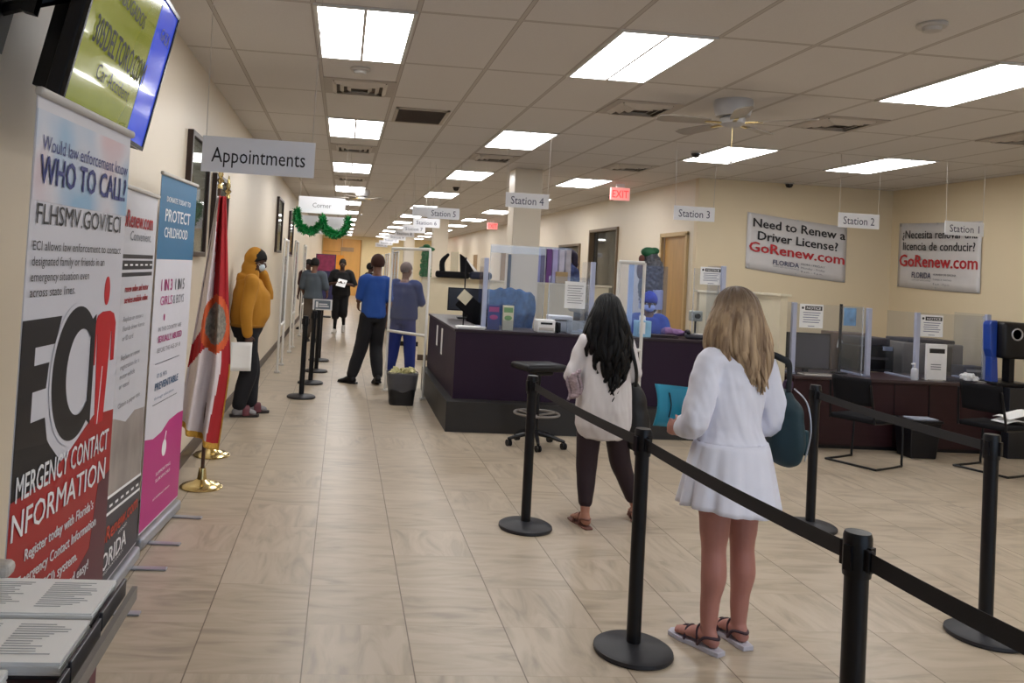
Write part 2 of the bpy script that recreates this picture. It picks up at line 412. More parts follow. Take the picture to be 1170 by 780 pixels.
# far double doors in warm wood
t = thing('door_4', 'warm wooden double doors at the far end of the aisle', 'door', (-.15, YF-.02, 0)); t['kind'] = 'structure'
g = MB(); g.box((-.5, 0, 1.5), (1.0, .05, 3.0)); g.box((.52, 0, 1.5), (.98, .05, 3.0)); g.build('door_panel', FARW, t)
g = MB(); g.box((0, -.03, 1.5), (.03, .02, 3.0)); g.box((-.5, -.03, 2.3), (.9, .02, .03)); g.box((1.03, -.02, 1.5), (.05, .06, 3.0)); g.build('door_frame', mat('door_trim', '#a8793c', .5), t)

# ------------------------------------------------------------------ ceiling lights
ORD = ['first', 'second', 'third', 'fourth', 'fifth', 'sixth', 'seventh', 'eighth', 'ninth', 'tenth', 'eleventh', 'twelfth']
EM = bpy.data.materials.new('diffuser_glow'); EM.use_nodes = True
_b = EM.node_tree.nodes['Principled BSDF']; _b.inputs['Base Color'].default_value = (.9, .9, .9, 1)
_tc2 = EM.node_tree.nodes.new('ShaderNodeTexNoise'); _tc2.inputs['Scale'].default_value = 300
_cr = EM.node_tree.nodes.new('ShaderNodeValToRGB'); _cr.color_ramp.elements[0].color = (.93, .95, 1, 1); _cr.color_ramp.elements[1].color = (1, .97, .92, 1)
EM.node_tree.links.new(_tc2.outputs[0], _cr.inputs[0]); EM.node_tree.links.new(_cr.outputs[0], _b.inputs['Emission Color'])
_b.inputs['Emission Strength'].default_value = PANEL
L0 = None
def light(i, j, label, group):
    global L0
    loc = (GX+(i+.5)*.61, GY+(j+.5)*1.22, CZ)
    if L0 is None:
        L0 = thing('ceiling_light', label, 'ceiling light', loc, 0, group)
        for s in (-1, 1): MB().box((s*.145, 0, -.006), (.27, 1.17, .01)).build('diffuser', EM, L0)
        g = MB()
        for s in (-1, 1): g.box((s*.293, 0, -.006), (.024, 1.22, .012)); g.box((0, s*.597, -.006), (.61, .024, .012))
        g.box((0, 0, -.006), (.02, 1.17, .012)); g.build('frame', mat('troffer_white', '#cfcdc8', .5), L0)
    else: dup(L0, loc, None, label, group)
cols = {-1: 'the aisle row', 2: 'the row left of the columns', 6: 'the row in front of the inner wall', 9: 'the row by the right wall'}
for i in (-1, 2, 6, 9):
    n = 0
    js = range(0, 31, 3) if i < 5 else ((0, 3) if i == 6 else (3,))
    for j in js:
        light(i, j, '%s ceiling light from the near end in %s' % (ORD[n], cols[i]), 'recessed ceiling lights'); n += 1
for n, j in enumerate(range(6, 31, 3)):
    light(5, j, '%s fluorescent ceiling light along the inner wall beyond the ceiling fan' % ORD[n], 'recessed ceiling lights')
for i, j in ((2, -3), (6, -3), (9, -3), (9, 0), (6, -6)):  # out-of-view lights continuing the rows, added for illumination
    light(i, j, 'unseen recessed fluorescent ceiling light added over the near end of the room', 'unseen ceiling lights over the near end')

# vents, grille, detectors, domes
V0 = None
def vent(x, y, label):
    global V0
    if V0 is None:
        V0 = thing('ceiling_vent', label, 'vent', (x, y, CZ), 0, 'square ceiling vents')
        MB().box((0, 0, -.004), (.59, .59, .008)).build('backing', mat('vent_plate', '#aba197', .5), V0)
        g = MB()
        for k, s in enumerate((.21, .15, .09)):
            for q in range(4):
                rot = Matrix.Rotation(q*PI/2, 3, 'Z')@Matrix.Rotation(.6, 3, 'X')
                g.box(Matrix.Rotation(q*PI/2, 3, 'Z')@Vector((0, s, -.018)), (2*s, .045, .004), rot)
        g.build('louvre', mat('vent_louvre', '#c4bbb0', .45), V0)
        MB().box((0, 0, -.009), (.44, .44, .003)).build('duct_opening', mat('vent_dark', '#5a5047', .9), V0)
    else: dup(V0, (x, y, CZ), None, label)
vent(.048, 6.86, 'dusty square ceiling vent between the first two lights of the aisle')
vent(.048, 10.5, 'square ceiling vent beyond the second light of the aisle')
vent(2.48, 6.86, 'square ceiling vent left of the white ceiling fan')
vent(4.3, 6.86, 'square ceiling vent right of the white ceiling fan')
vent(6.15, 6.86, 'square ceiling vent near the right wall')
vent(1.87, 10.5, 'square ceiling vent in front of the nearest column')
vent(3.7, 10.5, 'square ceiling vent beyond the ceiling fan')
vent(.048, 14.2, 'third square ceiling vent of the aisle, near the far fan')
t = thing('return_air_grille', 'dark slatted return air grille in the ceiling right of the aisle lights', 'vent', (.66, 7.95, CZ))
MB().box((0, 0, -.004), (.46, .68, .008)).build('backing', mat('grille_dark', '#3a2c28', .8), t)
g = MB()
for s in (-1, 1): g.box((s*.24, 0, -.008), (.03, .74, .016)); g.box((0, s*.355, -.008), (.5, .03, .016))
g.build('frame', mat('grille_frame', '#b0a698', .5), t)
g = MB()
for k in range(15): g.box((0, -.31+k*.044, -.012), (.45, .018, .003), Matrix.Rotation(.5, 3, 'X'))
g.build('slat', mat('grille_slat', '#7a6c62', .5), t)
for (x, y), lab in zip(((.04, 6.2), (3.13, 4.16)), ('round smoke detector in front of the dusty aisle vent', 'round smoke detector on the ceiling near the upper right light')):
    t = thing('smoke_detector', lab, 'smoke detector', (x, y, CZ))
    MB().lathe([(.0, 0), (.075, 0), (.078, -.012), (.07, -.022), (.0, -.022)]).build('base', LGREY, t, smooth=True)
    MB().lathe([(.0, -.02), (.05, -.02), (.045, -.042), (.02, -.05), (0, -.05)]).build('cover', LGREY, t, smooth=True)
for (x, y, z), lab in zip(((6.2, 10.98, CZ), (1.94, 14.6, CZ), (3.9, 8.9, CZ), (4.8, 14.5, CZ)), ('black dome camera where ceiling meets the wall above the renewal banner', 'black dome camera on the ceiling above the station 5 sign', 'small black dome camera on the ceiling beyond the fan', 'small black dome camera near the nearer exit sign')):
    t = thing('dome_camera', lab, 'security camera', (x, y, z))
    MB().lathe([(0, 0), (.06, 0), (.062, -.02), (.0, -.02)]).build('base', LGREY if y < 12 else BLACK, t, smooth=True)
    MB().lathe([(.05, -.02), (.05, -.04), (.035, -.065), (0, -.075)]).build('dome', mat('dome_black', '#0a0a0c', .1), t, smooth=True)

# ceiling fans
def fan(x, y, label, rot, z=CZ):
    t = thing('ceiling_fan', label, 'ceiling fan', (x, y, z), rot)
    W = mat('fan_white', '#b4b3b4', .4)
    MB().lathe([(0, 0), (.15, 0), (.155, -.03), (.14, -.1), (.13, -.13), (.0, -.13)], 28).build('canopy', W, t, smooth=True)
    MB().lathe([(0, -.12), (.07, -.13), (.1, -.15), (.1, -.19), (.05, -.215), (0, -.215)], 24).build('motor_hub', W, t, smooth=True)
    for k in range(5):
        R = Matrix.Rotation(k*2*PI/5, 3, 'Z')
        g = MB(); pts = [(.2, -.05), (.28, -.06), (.56, -.07), (.62, -.05), (.63, 0), (.62, .05), (.56, .07), (.28, .06), (.2, .05)]
        T = Matrix.Rotation(math.radians(10), 3, 'X')
        vs = [R@(T@Vector((a, b, dz)))+Vector((0, 0, -.18)) for dz in (-.004, .004) for a, b in pts]
        n = len(pts); g.add(vs, [tuple(range(n-1, -1, -1)), tuple(range(n, 2*n))]+[(i, (i+1) % n, (i+1) % n+n, i+n) for i in range(n)])
        b = g.build('blade', mat('fan_blade', '#a29a90', .45), t)
        a = MB().box(R@Vector((.15, 0, 0))+Vector((0, 0, -.185)), (.16, .03, .012), R).build('blade_bracket', BRASS, b)
    MB().cyl((0, 0, -.21), (0, 0, -.5), .002).build('pull_chain', BRASS, t)
    MB().lathe([(0, -.52), (.012, -.515), (.01, -.49), (0, -.48)]).build('pull_knob', WHITE, t)
fan(3.06, 6.31, 'white five-bladed ceiling fan mounted flush above the front desks', PI)
fan(.3, 16.3, 'second ceiling fan, further off above the aisle', .3)

# exit signs
def exit_sign(x, y, label, k=1):
    t = thing('exit_sign', label, 'exit sign', (x, y, CZ), 0)
    MB().box((0, 0, -.03), (.12, .06, .06)).build('mount', WHITE, t)
    MB().rbox((0, 0, -.16), (.31*k, .05, .2*k), .01).build('body', mat('exit_face', '#d98f8a', .4, emit=.5), t)
    g = MB(); text(g, 'EXIT', 0, -.22*1, .12*k, .26*k, y=-.028, align='c', bold=.02)
    g.build('lettering', mat('exit_red', '#e02a2a', .4, emit=1.6), t)
exit_sign(4.25, 12.45, 'red EXIT sign hanging right of the station 4 sign')
exit_sign(4.25, 23.5, 'second red EXIT sign, left of the nearest column')
exit_sign(4.25, 38, 'farthest red EXIT sign, between the second column and the second exit sign', 1.2)

# hanging signs
SIGN = mat('sign_white', '#f0f1f6', .45, noise_amt=.015)
def hang(txt, x0, x1, z0, z1, y, label, group=None, slope=0, h=.5, ink=None, rz=0, name='hanging_sign', tw=.76):
    cx, W, H = (x0+x1)/2, x1-x0, z1-z0
    t = thing(name, label, 'sign', (cx, y, 0), rz, group)
    c = Matrix.Rotation(-slope, 3, 'Y')
    MB().box((0, 0, (z0+z1)/2), (W, .006, H), Matrix.Rotation(-slope, 3, 'Y')).build('board', SIGN, t, bevel=.001)
    if txt:
        g = MB(); text(g, txt, 0, (z0+z1)/2-H*h*.36, H*h*.72, W*tw, y=-.0045, align='c', slope=math.tan(slope), bold=.004)
        g.build('lettering', ink or TXN2, t)
    for s in (-1, 1):
        MB().cyl((s*W*.47, 0, (z0+z1)/2+H/2*.9+s*slope*W/2), (s*W*.47+.01*s, 0, CZ), .0022, n=6).build('hanging_wire', mat('wire_grey', '#b9b2aa', .4), t)
    return t
TXN2 = mat('sign_ink', '#33365a', .5, noise_amt=.01)
hang('Appointments', -.779, -.186, 2.135, 2.325, 4.4, 'white hanging sign reading Appointments, nearest on the left', ink=TXK, tw=.83, h=.6, slope=-.0)
hang('Corner', -.585, -.02, 2.28, 2.48, 10, 'upper white sign reading Corner above the green garland', h=.4, tw=.4, ink=TXG)
hang('', -.60, .03, 2.04, 2.262, 10.25, 'lower blank white sign behind the green garland')
hang('Station 4', 1.645, 2.105, 2.375, 2.53, 8.4, 'hanging sign reading Station 4 in front of the nearest column', h=.75)
hang('Station 3', 3.466, 3.92, 2.352, 2.505, 8.4, 'hanging sign reading Station 3 above the oak door', h=.75)
hang('Station 2', 5.32, 5.79, 2.385, 2.545, 8.4, 'hanging sign reading Station 2 overlapping the English wall banner', h=.75)
hang('Station 1', 6.56, 7.02, 2.375, 2.53, 8.4, 'hanging sign reading Station 1 overlapping the Spanish wall banner', h=.75)
hang('Station 5', 1.12, 1.57, 2.385, 2.54, 11.3, 'grey hanging sign reading Station 5 in front of the second column', h=.75)
hang('', .93, 1.24, 2.42, 2.56, 11.6, 'blank white hanging sign half hidden behind the station 5 sign')
for n, yy in enumerate((13.9, 16.4, 19, 21.6, 24.4, 27.4, 30.6)):
    hang('Station %d' % (6+n), 1.14, 1.6, 2.385, 2.54, yy, 'hanging sign, %s beyond the station 5 sign' % ORD[n], 'small hanging signs down the aisle', h=.6)
# garland
def garland():
    g = MB(); rnd = random.Random(3); n = 150; pts = []
    for k in range(n+1):
        u = k/n
        if u < .5: th = PI*(1.08-u/.5*1.02); c0 = -.44
        else: th = PI*(1.02-(u-.5)/.5*1.06); c0 = -.13
        pts.append(Vector((c0+.155*math.cos(th), 9.93, 2.27-.20*abs(math.sin(th))**.9*(1 if math.sin(th) > 0 else -.3)-.05*u)))
    for k, p in enumerate(pts):
        for q in range(14):
            d = Vector((rnd.gauss(0, 1), rnd.gauss(0, .7), rnd.gauss(0, 1))).normalized(); s = d.cross(Vector((rnd.random(), rnd.random(), 1))).normalized()*.008
            L = rnd.uniform(.04, .075); g.add([p-s, p+s, p+d*L+s*.6, p+d*L-s*.6], [(0, 1, 2, 3)])
    g.limb(pts[::5], [.022]*len(pts[::5]), n=6, sub=2)
    return g
tag(garland().build('garland', mat('garland_green', '#158a45', .4, .1, noise_amt=.4, nscale=60)), 'shiny green tinsel garland looped in front of the Corner signs', 'garland')

# ------------------------------------------------------------------ wall items, left
WOODF = mat('frame_dark_wood', '#2d1d18', .35)
def frame(y0, y1, z0, z1, label, inner):
    t = thing('picture_frame', label, 'picture frame', (XL, (y0+y1)/2, (z0+z1)/2), PI/2, None)
    W, H = y1-y0, z1-z0; g = MB()
    for s in (-1, 1): g.box((s*(W/2-.02), -.022, 0), (.04, .044, H)); g.box((0, -.022, s*(H/2-.02)), (W-.08, .044, .04))
    g.build('frame', WOODF, t, bevel=.004)
    MB().box((0, -.012, 0), (W-.08, .01, H-.08)).build('print', inner, t)
    MB().box((0, -.024, 0), (W-.08, .003, H-.08)).build('glazing', GLASS, t)
PR = mat('print_text', '#9a958c', .25, noise_amt=.35, nscale=30, stretch=(.4, 1, 3))
frame(6.15, 7.0, 1.68, 2.62, 'dark framed document on the left wall beside the blue and pink banner', PR)
frame(7.36, 8.2, 1.68, 2.43, 'dark framed picture on the wall behind the flag', mat('print_navy', '#22283c', .2, noise_amt=.3))
frame(14.2, 15.3, 1.82, 2.78, 'nearer of two dark framed notices on the left wall beyond the person in mustard', PR)
frame(17.4, 18.6, 1.78, 2.74, 'farther of two dark framed notices on the left wall beyond the person in mustard', PR)

# television
t = thing('television', 'large flat television tilted down from the left wall above the banners', 'television', (-.8477, 3.1556, 2.4392), 0)
n = Vector((math.sin(1.588)*math.cos(.205), -math.cos(1.588)*math.cos(.205), -math.sin(.205)))
ux = Vector((0, 0, 1)).cross(n).normalized(); uz = n.cross(ux)
Rt = Matrix((ux, -n, uz)).transposed()
t.rotation_euler = Rt.to_euler()
W, H = 1.1, .619
MB().rbox((0, .03, 0), (W, .05, H), .008).build('housing', BLACK, t)
g = MB()
for s in (-1, 1): g.box((s*(W/2-.007), .0, 0), (.014, .014, H)); g.box((0, 0, s*(H/2-.008)), (W, .014, .016))
g.build('bezel', mat('tv_bezel', '#15151a', .25), t)
def scr(nm, hx, e, polys, y=-.0):
    g = MB()
    for p in polys: g.prism([(a-W/2, b-H/2) for a, b in p], y, y+.002)
    return g.build(nm, mat('screen_'+nm, hx, .12, emit=e, noise_amt=.08, nscale=3, coat=.6), t)
scr('screen', '#858c30', .30, [[(.014, .016), (W-.014, .016), (W-.014, H-.016), (.014, H-.016)]], .001)
scr('screen_sidebar', '#3a50c8', .5, [[(.80, .017), (W-.015, .017), (W-.015, H-.017), (.80, H-.017)]], -.001)
def tvt(s, u, v, h, wd, m, **k):
    g = MB(); text(g, s, u-W/2, v-H/2, h, wd, y=-.003, **k); return g
g = tvt('305DELTORO.COM', .11, .235, .095, .70, None, bold=.02); g2 = tvt('ABOGADOS', .26, .42, .055, .36, None, bold=.01)
g.build('lettering', mat('tv_ink', '#16160c', .4, spec=.1), t)
g2.build('lettering', mat('tv_ink', '#16160c', .4, spec=.1), t)
tvt('Car Accident', .24, .14, .055, .44, None).build('lettering', mat('tv_ink', '#16160c', .4, spec=.1), t)
tvt('GAZA', .88, .46, .05, .16, None, bold=.02).build('lettering', mat('tv_ink_blue', '#1d2b80', .3), t)
g = MB(); g.box((-.25, .09, .06), (.14, .08, .28)); g.box((-.28, .15, 0), (.05, .08, .5)); g.build('mount_plate', BLACKM, t, bevel=.004)
g = MB(); g.limb([(-.3, .1, .1), (-.42, .2, .0), (-.36, .33, -.05)], [.022]*3, n=8); g.limb([(-.1, .1, .12), (-.25, .24, .2), (-.34, .33, .05)], [.022]*3, n=8); g.box((-.36, .33, 0), (.12, .04, .36)); g.box((-.45, .2, .12), (.04, .04, .34)); g.build('mount_arm', BLACKM, t)

# ------------------------------------------------------------------ pull-up banners
def banner(name, label, x, y0, x1, y1, H, face, rail=True, lean=0):
    """near bottom corner (x, y0), far bottom corner (x1, y1); u runs away from the viewer, v up"""
    L = math.hypot(x1-x, y1-y0); rz = math.atan2(y1-y0, x1-x)
    t = thing(name, label, 'banner', (x, y0, 0), rz)
    MB().box((L/2, .004, (H+.09)/2), (L, .003, H-.09)).build('panel', face, t)
    MB().rbox((L/2, 0, H), (L+.01, .022, .022), .008).build('top_rail', LGREY, t)
    MB().rbox((L/2, .01, .04), (L+.02, .07, .07), .02).build('base', mat('banner_base', '#a9acb4', .3, .6), t)
    for u in (.14, L-.14): MB().rbox((u, -.07, .006), (.045, .26, .01), .004).build('foot', mat('banner_base', '#a9acb4', .3, .6), t)
    MB().cyl((L/2, .03, .08), (L/2, .03, H), .009).build('pole', STEEL, t)
    return t, L
def deco(t, name, polys, m, y=.0015):
    g = MB()
    for p in polys: g.prism(p, y, y+.001)
    return g.build(name, m, t)
def rect(a, b, c, d): return [(a, c), (b, c), (b, d), (a, d)]
def circ(x, z, rx, rz, n=28, a0=0, a1=2*PI): return [(x+rx*math.cos(a0+(a1-a0)*k/(n if a1-a0 < 6.2 else n)), z+rz*math.sin(a0+(a1-a0)*k/n)) for k in range(n + (1 if a1-a0 < 6.2 else 0))]
BW = mat('banner_white', '#d3d2da', .45, noise_amt=.015)
t, L = banner('pull_up_banner', 'tall pull-up banner headed WHO TO CALL with large black and red ECI letters', -.745, 2.017, -.695, 2.67, 2.06, BW)
# misty photograph at the top
MS = bpy.data.materials.new('banner_mist'); MS.use_nodes = True; nt = MS.node_tree
tc = nt.nodes.new('ShaderNodeTexCoord'); nz = nt.nodes.new('ShaderNodeTexNoise'); nz.inputs['Scale'].default_value = 2.6; nt.links.new(tc.outputs['Object'], nz.inputs[0])
cr = nt.nodes.new('ShaderNodeValToRGB'); e = cr.color_ramp.elements; e[0].position = .35; e[0].color = lin('#8fb6d6'); e[1].position = .68; e[1].color = lin('#d8a9ad')
k_ = e.new(.52); k_.color = lin('#d5d3dc'); nt.links.new(nz.outputs[0], cr.inputs[0]); nt.links.new(cr.outputs[0], nt.nodes['Principled BSDF'].inputs['Base Color']); nt.nodes['Principled BSDF'].inputs['Roughness'].default_value = .45
deco(t, 'picture', [rect(.002, L-.002, 1.80, 2.02)], MS, .0012)
REDB = mat('banner_red', '#a51d22', .4, noise_amt=.06, nscale=2); DKR = mat('banner_darkred', '#5a2233', .4, noise_amt=.1, nscale=3)
deco(t, 'red_field', [[(0, .10), (L, .10), (L, 1.19), (L*.75, 1.20), (L*.5, 1.13), (L*.3, 1.09), (0, 1.08)]], REDB, .0012)
deco(t, 'dark_red_field', [[(0, .10), (L, .10), (L, 1.0), (L*.86, .98), (L*.8, .8), (L*.5, .72), (0, .74)]], DKR, .0006)
deco(t, 'dark_field', [[(0, 1.081), (L*.3, 1.091), (L*.42, 1.115), (L*.3, 1.175), (.16, 1.21), (0, 1.21)]], TXK, .0009)
g = Lines(); text(g, 'Would law enforcement know', .035, 1.925, .038, .60); text(g, 'WHO TO CALL?', .03, 1.845, .07, .60, bold=.03); g.build('lettering', TXN, t)
g = Lines(); text(g, 'FLHSMV.GOV/ECI', .03, 1.745, .052, .575)
for k, s in enumerate(('ECI allows law enforcement to contact', 'designated family or friends in an', 'emergency situation even', 'across state lines.')):
    text(g, s, .02, 1.68-k*.038, .024, (.60, .47, .36, .27)[k])
g.build('lettering', TXK, t)
g = MB()  # E
g.prism([(.0, 1.205), (.0, 1.51), (.22, 1.51), (.19, 1.44), (.075, 1.44), (.075, 1.395), (.16, 1.395), (.15, 1.33), (.075, 1.33), (.075, 1.255), (.155, 1.255), (.18, 1.185)], .0008, .0018)
# C
g2 = []
out = circ(.335, 1.345, .155, .185, 40, math.radians(48), math.radians(318)); inn = circ(.365, 1.345, .095, .12, 40, math.radians(48), math.radians(318))
g.build('big_letter', mat('eci_black', '#1d1a1e', .45), t)
og = MB(); og.prism(circ(.335, 1.345, .168, .198, 30, math.radians(80), math.radians(262))+circ(.365, 1.345, .1, .12, 30, math.radians(262), math.radians(80)), .0003, .0007); og.build('outline', mat('banner_white', '#d3d2da'), t)
g = MB()
vs = [(x, .0, z) for x, z in out]+[(x, .0, z) for x, z in inn]; n = len(out)
g.add(vs, [(i, i+1, n+i+1, n+i) for i in range(n-1)])
g.prism([(.43, 1.485), (.46, 1.50), (.46, 1.18), (.43, 1.2)], .0002, .0012)
g.build('big_letter', mat('eci_black', '#1d1a1e', .45), t)
g = MB(); g.prism(circ(.535, 1.567, .022, .043), .0008, .0018)
g.prism([(.455, 1.35), (.455, 1.465), (.475, 1.495), (.51, 1.505), (.57, 1.505), (.605, 1.495), (.625, 1.465), (.625, 1.35), (.598, 1.35), (.595, 1.44), (.588, 1.44), (.565, 1.17), (.50, 1.17), (.478, 1.44), (.473, 1.44), (.472, 1.35)], .0008, .0018)
g.build('red_figure', mat('eci_red', '#c62026', .45), t)
deco(t, 'outline', [[(.515, 1.17), (.52, 1.17), (.535, 1.34), (.531, 1.34)]], TXW, -.0)
g = Lines(); text(g, 'MERGENCY CONTACT', .02, 1.075, .065, .60, y=0, bold=.01); text(g, 'NFORMATION', .01, .985, .068, .60, y=0, bold=.01)
for k, s in enumerate(('Register today with Florida’s', 'Emergency Contact Information', '(ECI) system.', "It's free, quick and easy!")):
    text(g, s, .31, .915-k*.058, .030, (.44, .50, .24, .42)[k], y=0, align='c', bold=.01)
g.build('lettering', TXW, t)
g = Lines()
for k in range(2): g.bb(.25+.03*k, .5, 0, .0008, .69-.03*k, .70-.03*k)
g.build('small_print', mat('dim_print', '#7a4a5c', .5), t)

t, L = banner('pull_up_banner', 'pull-up banner with a road strip and red web address, second from the viewer', -1.05, 3.82, -1.045, 4.66, 2.0, mat('banner_grey', '#c6c6cd', .45, noise_amt=.015))
g = Lines(); text(g, 'GoRenew.com', .745, 1.81, .085, .66, y=0, align='r', bold=.03)
text(g, 'renew online and motor', .73, 1.49, .035, .46, y=0, align='r', bold=.01); text(g, 'services available online', .73, 1.435, .035, .46, y=0, align='r', bold=.01); g.build('lettering', TXR, t)
g = Lines(); text(g, 'Convenient.', .73, 1.745, .05, .42, y=0, align='r')
for k, s in enumerate(('Replace or renew a', 'Florida driver license', 'or ID card', '', 'Replace or renew', 'registration for a', 'motor vehicle', 'or vessel', '', 'Obtain a paper title')):
    if s: text(g, s, .28, 1.345-k*.047, .026, (.38, .42, .2, 0, .36, .36, .28, .18, 0, .42)[k], y=0)
g.build('lettering', TXG, t)
deco(t, 'road_strip', [rect(.02, .80, 1.655, 1.675), rect(.02, .80, 1.60, 1.645), rect(.02, .80, 1.565, 1.585)], TXK)
deco(t, 'road_dashes', [rect(.04+k*.1, .09+k*.1, 1.619, 1.627) for k in range(8)], TXW, .0005)
HM = mat('hands_photo', '#9a918c', .4, noise_amt=.5, nscale=3.2, stretch=(1, 1, .7))
deco(t, 'picture', [[(.02, .50), (L-.01, .44), (L-.01, .84), (.62, .86), (.45, .83), (.25, .88), (.02, .92)]], HM)
deco(t, 'dark_field', [rect(0, L, .1, .43), [(0, .43), (L, .43), (L, .46), (0, .52)]], mat('banner_charcoal', '#33323c', .45), .0008)
deco(t, 'road_strip', [[(0, .535), (L, .475), (L, .462), (0, .522)], [(0, .455), (L, .395), (L, .382), (0, .442)]], TXW, 0)
deco(t, 'road_dashes', [[(.05+k*.1, .483-k*.0072), (.1+k*.1, .48-k*.0072), (.1+k*.1, .468-k*.0072), (.05+k*.1, .471-k*.0072)] for k in range(8)], TXW, 0)
g = Lines(); text(g, 'GoRenew.com', .80, .30, .075, .74, y=-.0005, align='r', bold=.03); g.build('lettering', mat('ink_orange', '#c4482f', .5), t)
g = Lines(); text(g, 'FLORIDA', .60, .17, .085, .56, y=-.0005, align='r', bold=.02); text(g, 'HIGHWAY SAFETY', .56, .145, .014, .36, y=-.0005, align='r'); text(g, 'LICENSED', .60, .27, .014, .16, y=-.0005, align='r'); g.build('lettering', TXW, t)

t, L = banner('pull_up_banner', 'narrow pull-up banner in blue, white and magenta headed PROTECT CHILDHOOD', -1.06, 4.78, -1.0, 5.56, 2.15, BW)
deco(t, 'blue_field', [rect(0, L, 1.655, 2.14)], mat('banner_blue', '#2d6a92', .45, noise_amt=.05, nscale=2))
deco(t, 'magenta_field', [[(0, .1), (L, .1), (L, .66), (L*.85, .665), (L*.6, .655), (L*.4, .61), (L*.2, .60), (0, .625)]], mat('banner_magenta', '#b8277c', .45, noise_amt=.04, nscale=2))
g = Lines(); text(g, 'DONATE TODAY TO', .12, 1.995, .033, .52, y=0, bold=.01); text(g, 'PROTECT', .11, 1.88, .075, .54, y=0, bold=.02); text(g, 'CHILDHOOD', .11, 1.785, .062, .50, y=0, bold=.01)
text(g, 'SUPPORTING', .25, .36, .02, .3, y=0); text(g, 'SURVIVORS', .25, .32, .02, .3, y=0); text(g, 'of childhood abuse', .22, .22, .014, .34, y=0)
g.prism(circ(.39, .5, .045, .05), 0, .001); g.prism([(.39, .55), (.41, .6), (.425, .595), (.40, .545)], 0, .001); g.build('lettering', TXW, t)
g = Lines(); text(g, '1 IN 3', .12, 1.47, .07, .22, y=0, bold=.01); text(g, 'GIRLS', .12, 1.385, .055, .24, y=0); text(g, 'SEXUALLY ABUSED', .12, 1.165, .04, .50, y=0, bold=.01); g.prism(circ(.22, 1.31, .012, .02), 0, .001)
g.build('lettering', mat('ink_magenta', '#b8277c', .5), t)
g = Lines(); text(g, '1 IN 5', .41, 1.47, .07, .2, y=0, bold=.01); text(g, '& BOYS', .38, 1.385, .055, .24, y=0); text(g, 'IN THIS COUNTRY ARE', .12, 1.23, .026, .48, y=0); text(g, 'BEFORE THE AGE OF 18', .12, 1.105, .028, .48, y=0)
g.bb(.1, .6, 0, .0008, 1.04, 1.045); g.bb(.1, .6, 0, .0008, .80, .805); g.build('lettering', TXG, t)
g = Lines(); text(g, 'IT IS 95%', .15, .955, .026, .2, y=0); text(g, 'PREVENTABLE', .12, .885, .045, .48, y=0, bold=.01); text(g, 'through education', .12, .83, .018, .4, y=0); g.build('lettering', mat('ink_steelblue', '#2f5d84', .5), t)

# ------------------------------------------------------------------ literature rack at the near left
t = thing('literature_rack', 'dark tiered rack holding stacks of printed forms at the near left corner', 'rack', (0, 0, 0))
MB().bb(-1.15, -.52, 1.25, 1.95, 0, .80).build('cabinet', BLACK, t, bevel=.005)
tiers = [(1.975, .93), (1.78, .922), (1.585, .914), (1.39, .906)]
for k, (y, z) in enumerate(tiers):
    g = MB(); rt = Matrix.Rotation(0, 3, 'X')
    g.box((-.80, y-.095, z-.032), (.66, .19, .006), rt); g.box((-.463, y-.095, z-.02), (.008, .19, .04), rt)
    g.build('tray', mat('rack_dark', '#2a2a30', .35), t, bevel=.002)
for s in (-.455,): MB().box((s+.012, 1.63, .885), (.012, .72, .03), Matrix.Rotation(math.radians(1), 3, 'X')).build('side_rail', GREY, t)
MB().rbox((-.90, 1.99, .94), (.36, .05, .035), .015, Matrix.Rotation(.05, 3, 'X')).build('top_rail', LGREY, t)
for k, (y, z) in enumerate(tiers):
    for q, (cx, wd) in enumerate(((((-.625, .29), (-.945, .29)) if k < 2 else ((-.71, .28), (-1.005, .28))))):
        dx = -.07*k*0
        
        lab = '%s stack of printed forms in the %s of the near-left rack' % (('right-hand', 'left-hand')[q], ('top tray', 'second tray', 'third tray', 'lowest tray')[k])
        o = thing('form_stack', lab, 'paper stack', (cx, y-.095, z-.029), 0, 'form stacks in the rack'); o.rotation_euler = (0, 0, random.uniform(-.012, .012))
        g = MB()
        for s in range(6): g.box((random.uniform(-.003, .003), random.uniform(-.003, .003), .004+s*.004), (wd, .182, .0038))
        g.build('sheets', PAPER, o)
        g = MB(); rnd = random.Random(k*2+q)
        for c_ in range(2):
            for r__ in range(13):
                L_ = rnd.uniform(.05, .11)*wd/.3
                g.box((-wd/2+.02+c_*wd*.48+L_/2, .066-r__*.0105, .0268), (L_, .0022, .0006))
        g.build('print_lines', mat('print_grey', '#b4b5bd', .6), o)
# ------------------------------------------------------------------ front counter
t = thing('reception_counter', 'long plum-coloured reception counter on a dark plinth, facing the queue', 'counter', (0, 0, 0))
t2 = thing('counter_return', 'plum-coloured return of the reception counter running back along the aisle', 'counter', (0, 0, 0))
MB().bb(1.24, 4.45, 8.70, 8.74, .31, 1.03).build('front_panel', PURPLE, t); MB().bb(1.24, 1.28, 8.74, 9.35, .31, 1.03).build('side_panel', PURPLE, t); MB().bb(1.24, 1.28, 9.352, 11.4, .31, 1.03).build('side_panel', PURPLE, t2)
MB().hprism([(1.15, 8.49), (4.45, 8.49), (4.45, 9.35), (1.15, 9.35)], 0, .315).build('plinth', PLINTH, t); MB().hprism([(1.15, 9.352), (1.95, 9.352), (1.95, 11.4), (1.17, 11.4)], 0, .315).build('plinth', PLINTH, t2)
MB().bb(1.225, 4.46, 8.68, 9.35, 1.03, 1.058).build('counter_top', COUNTERTOP, t, bevel=.003); MB().bb(1.225, 1.9, 9.352, 11.4, 1.03, 1.058).build('counter_top', COUNTERTOP, t2, bevel=.003)
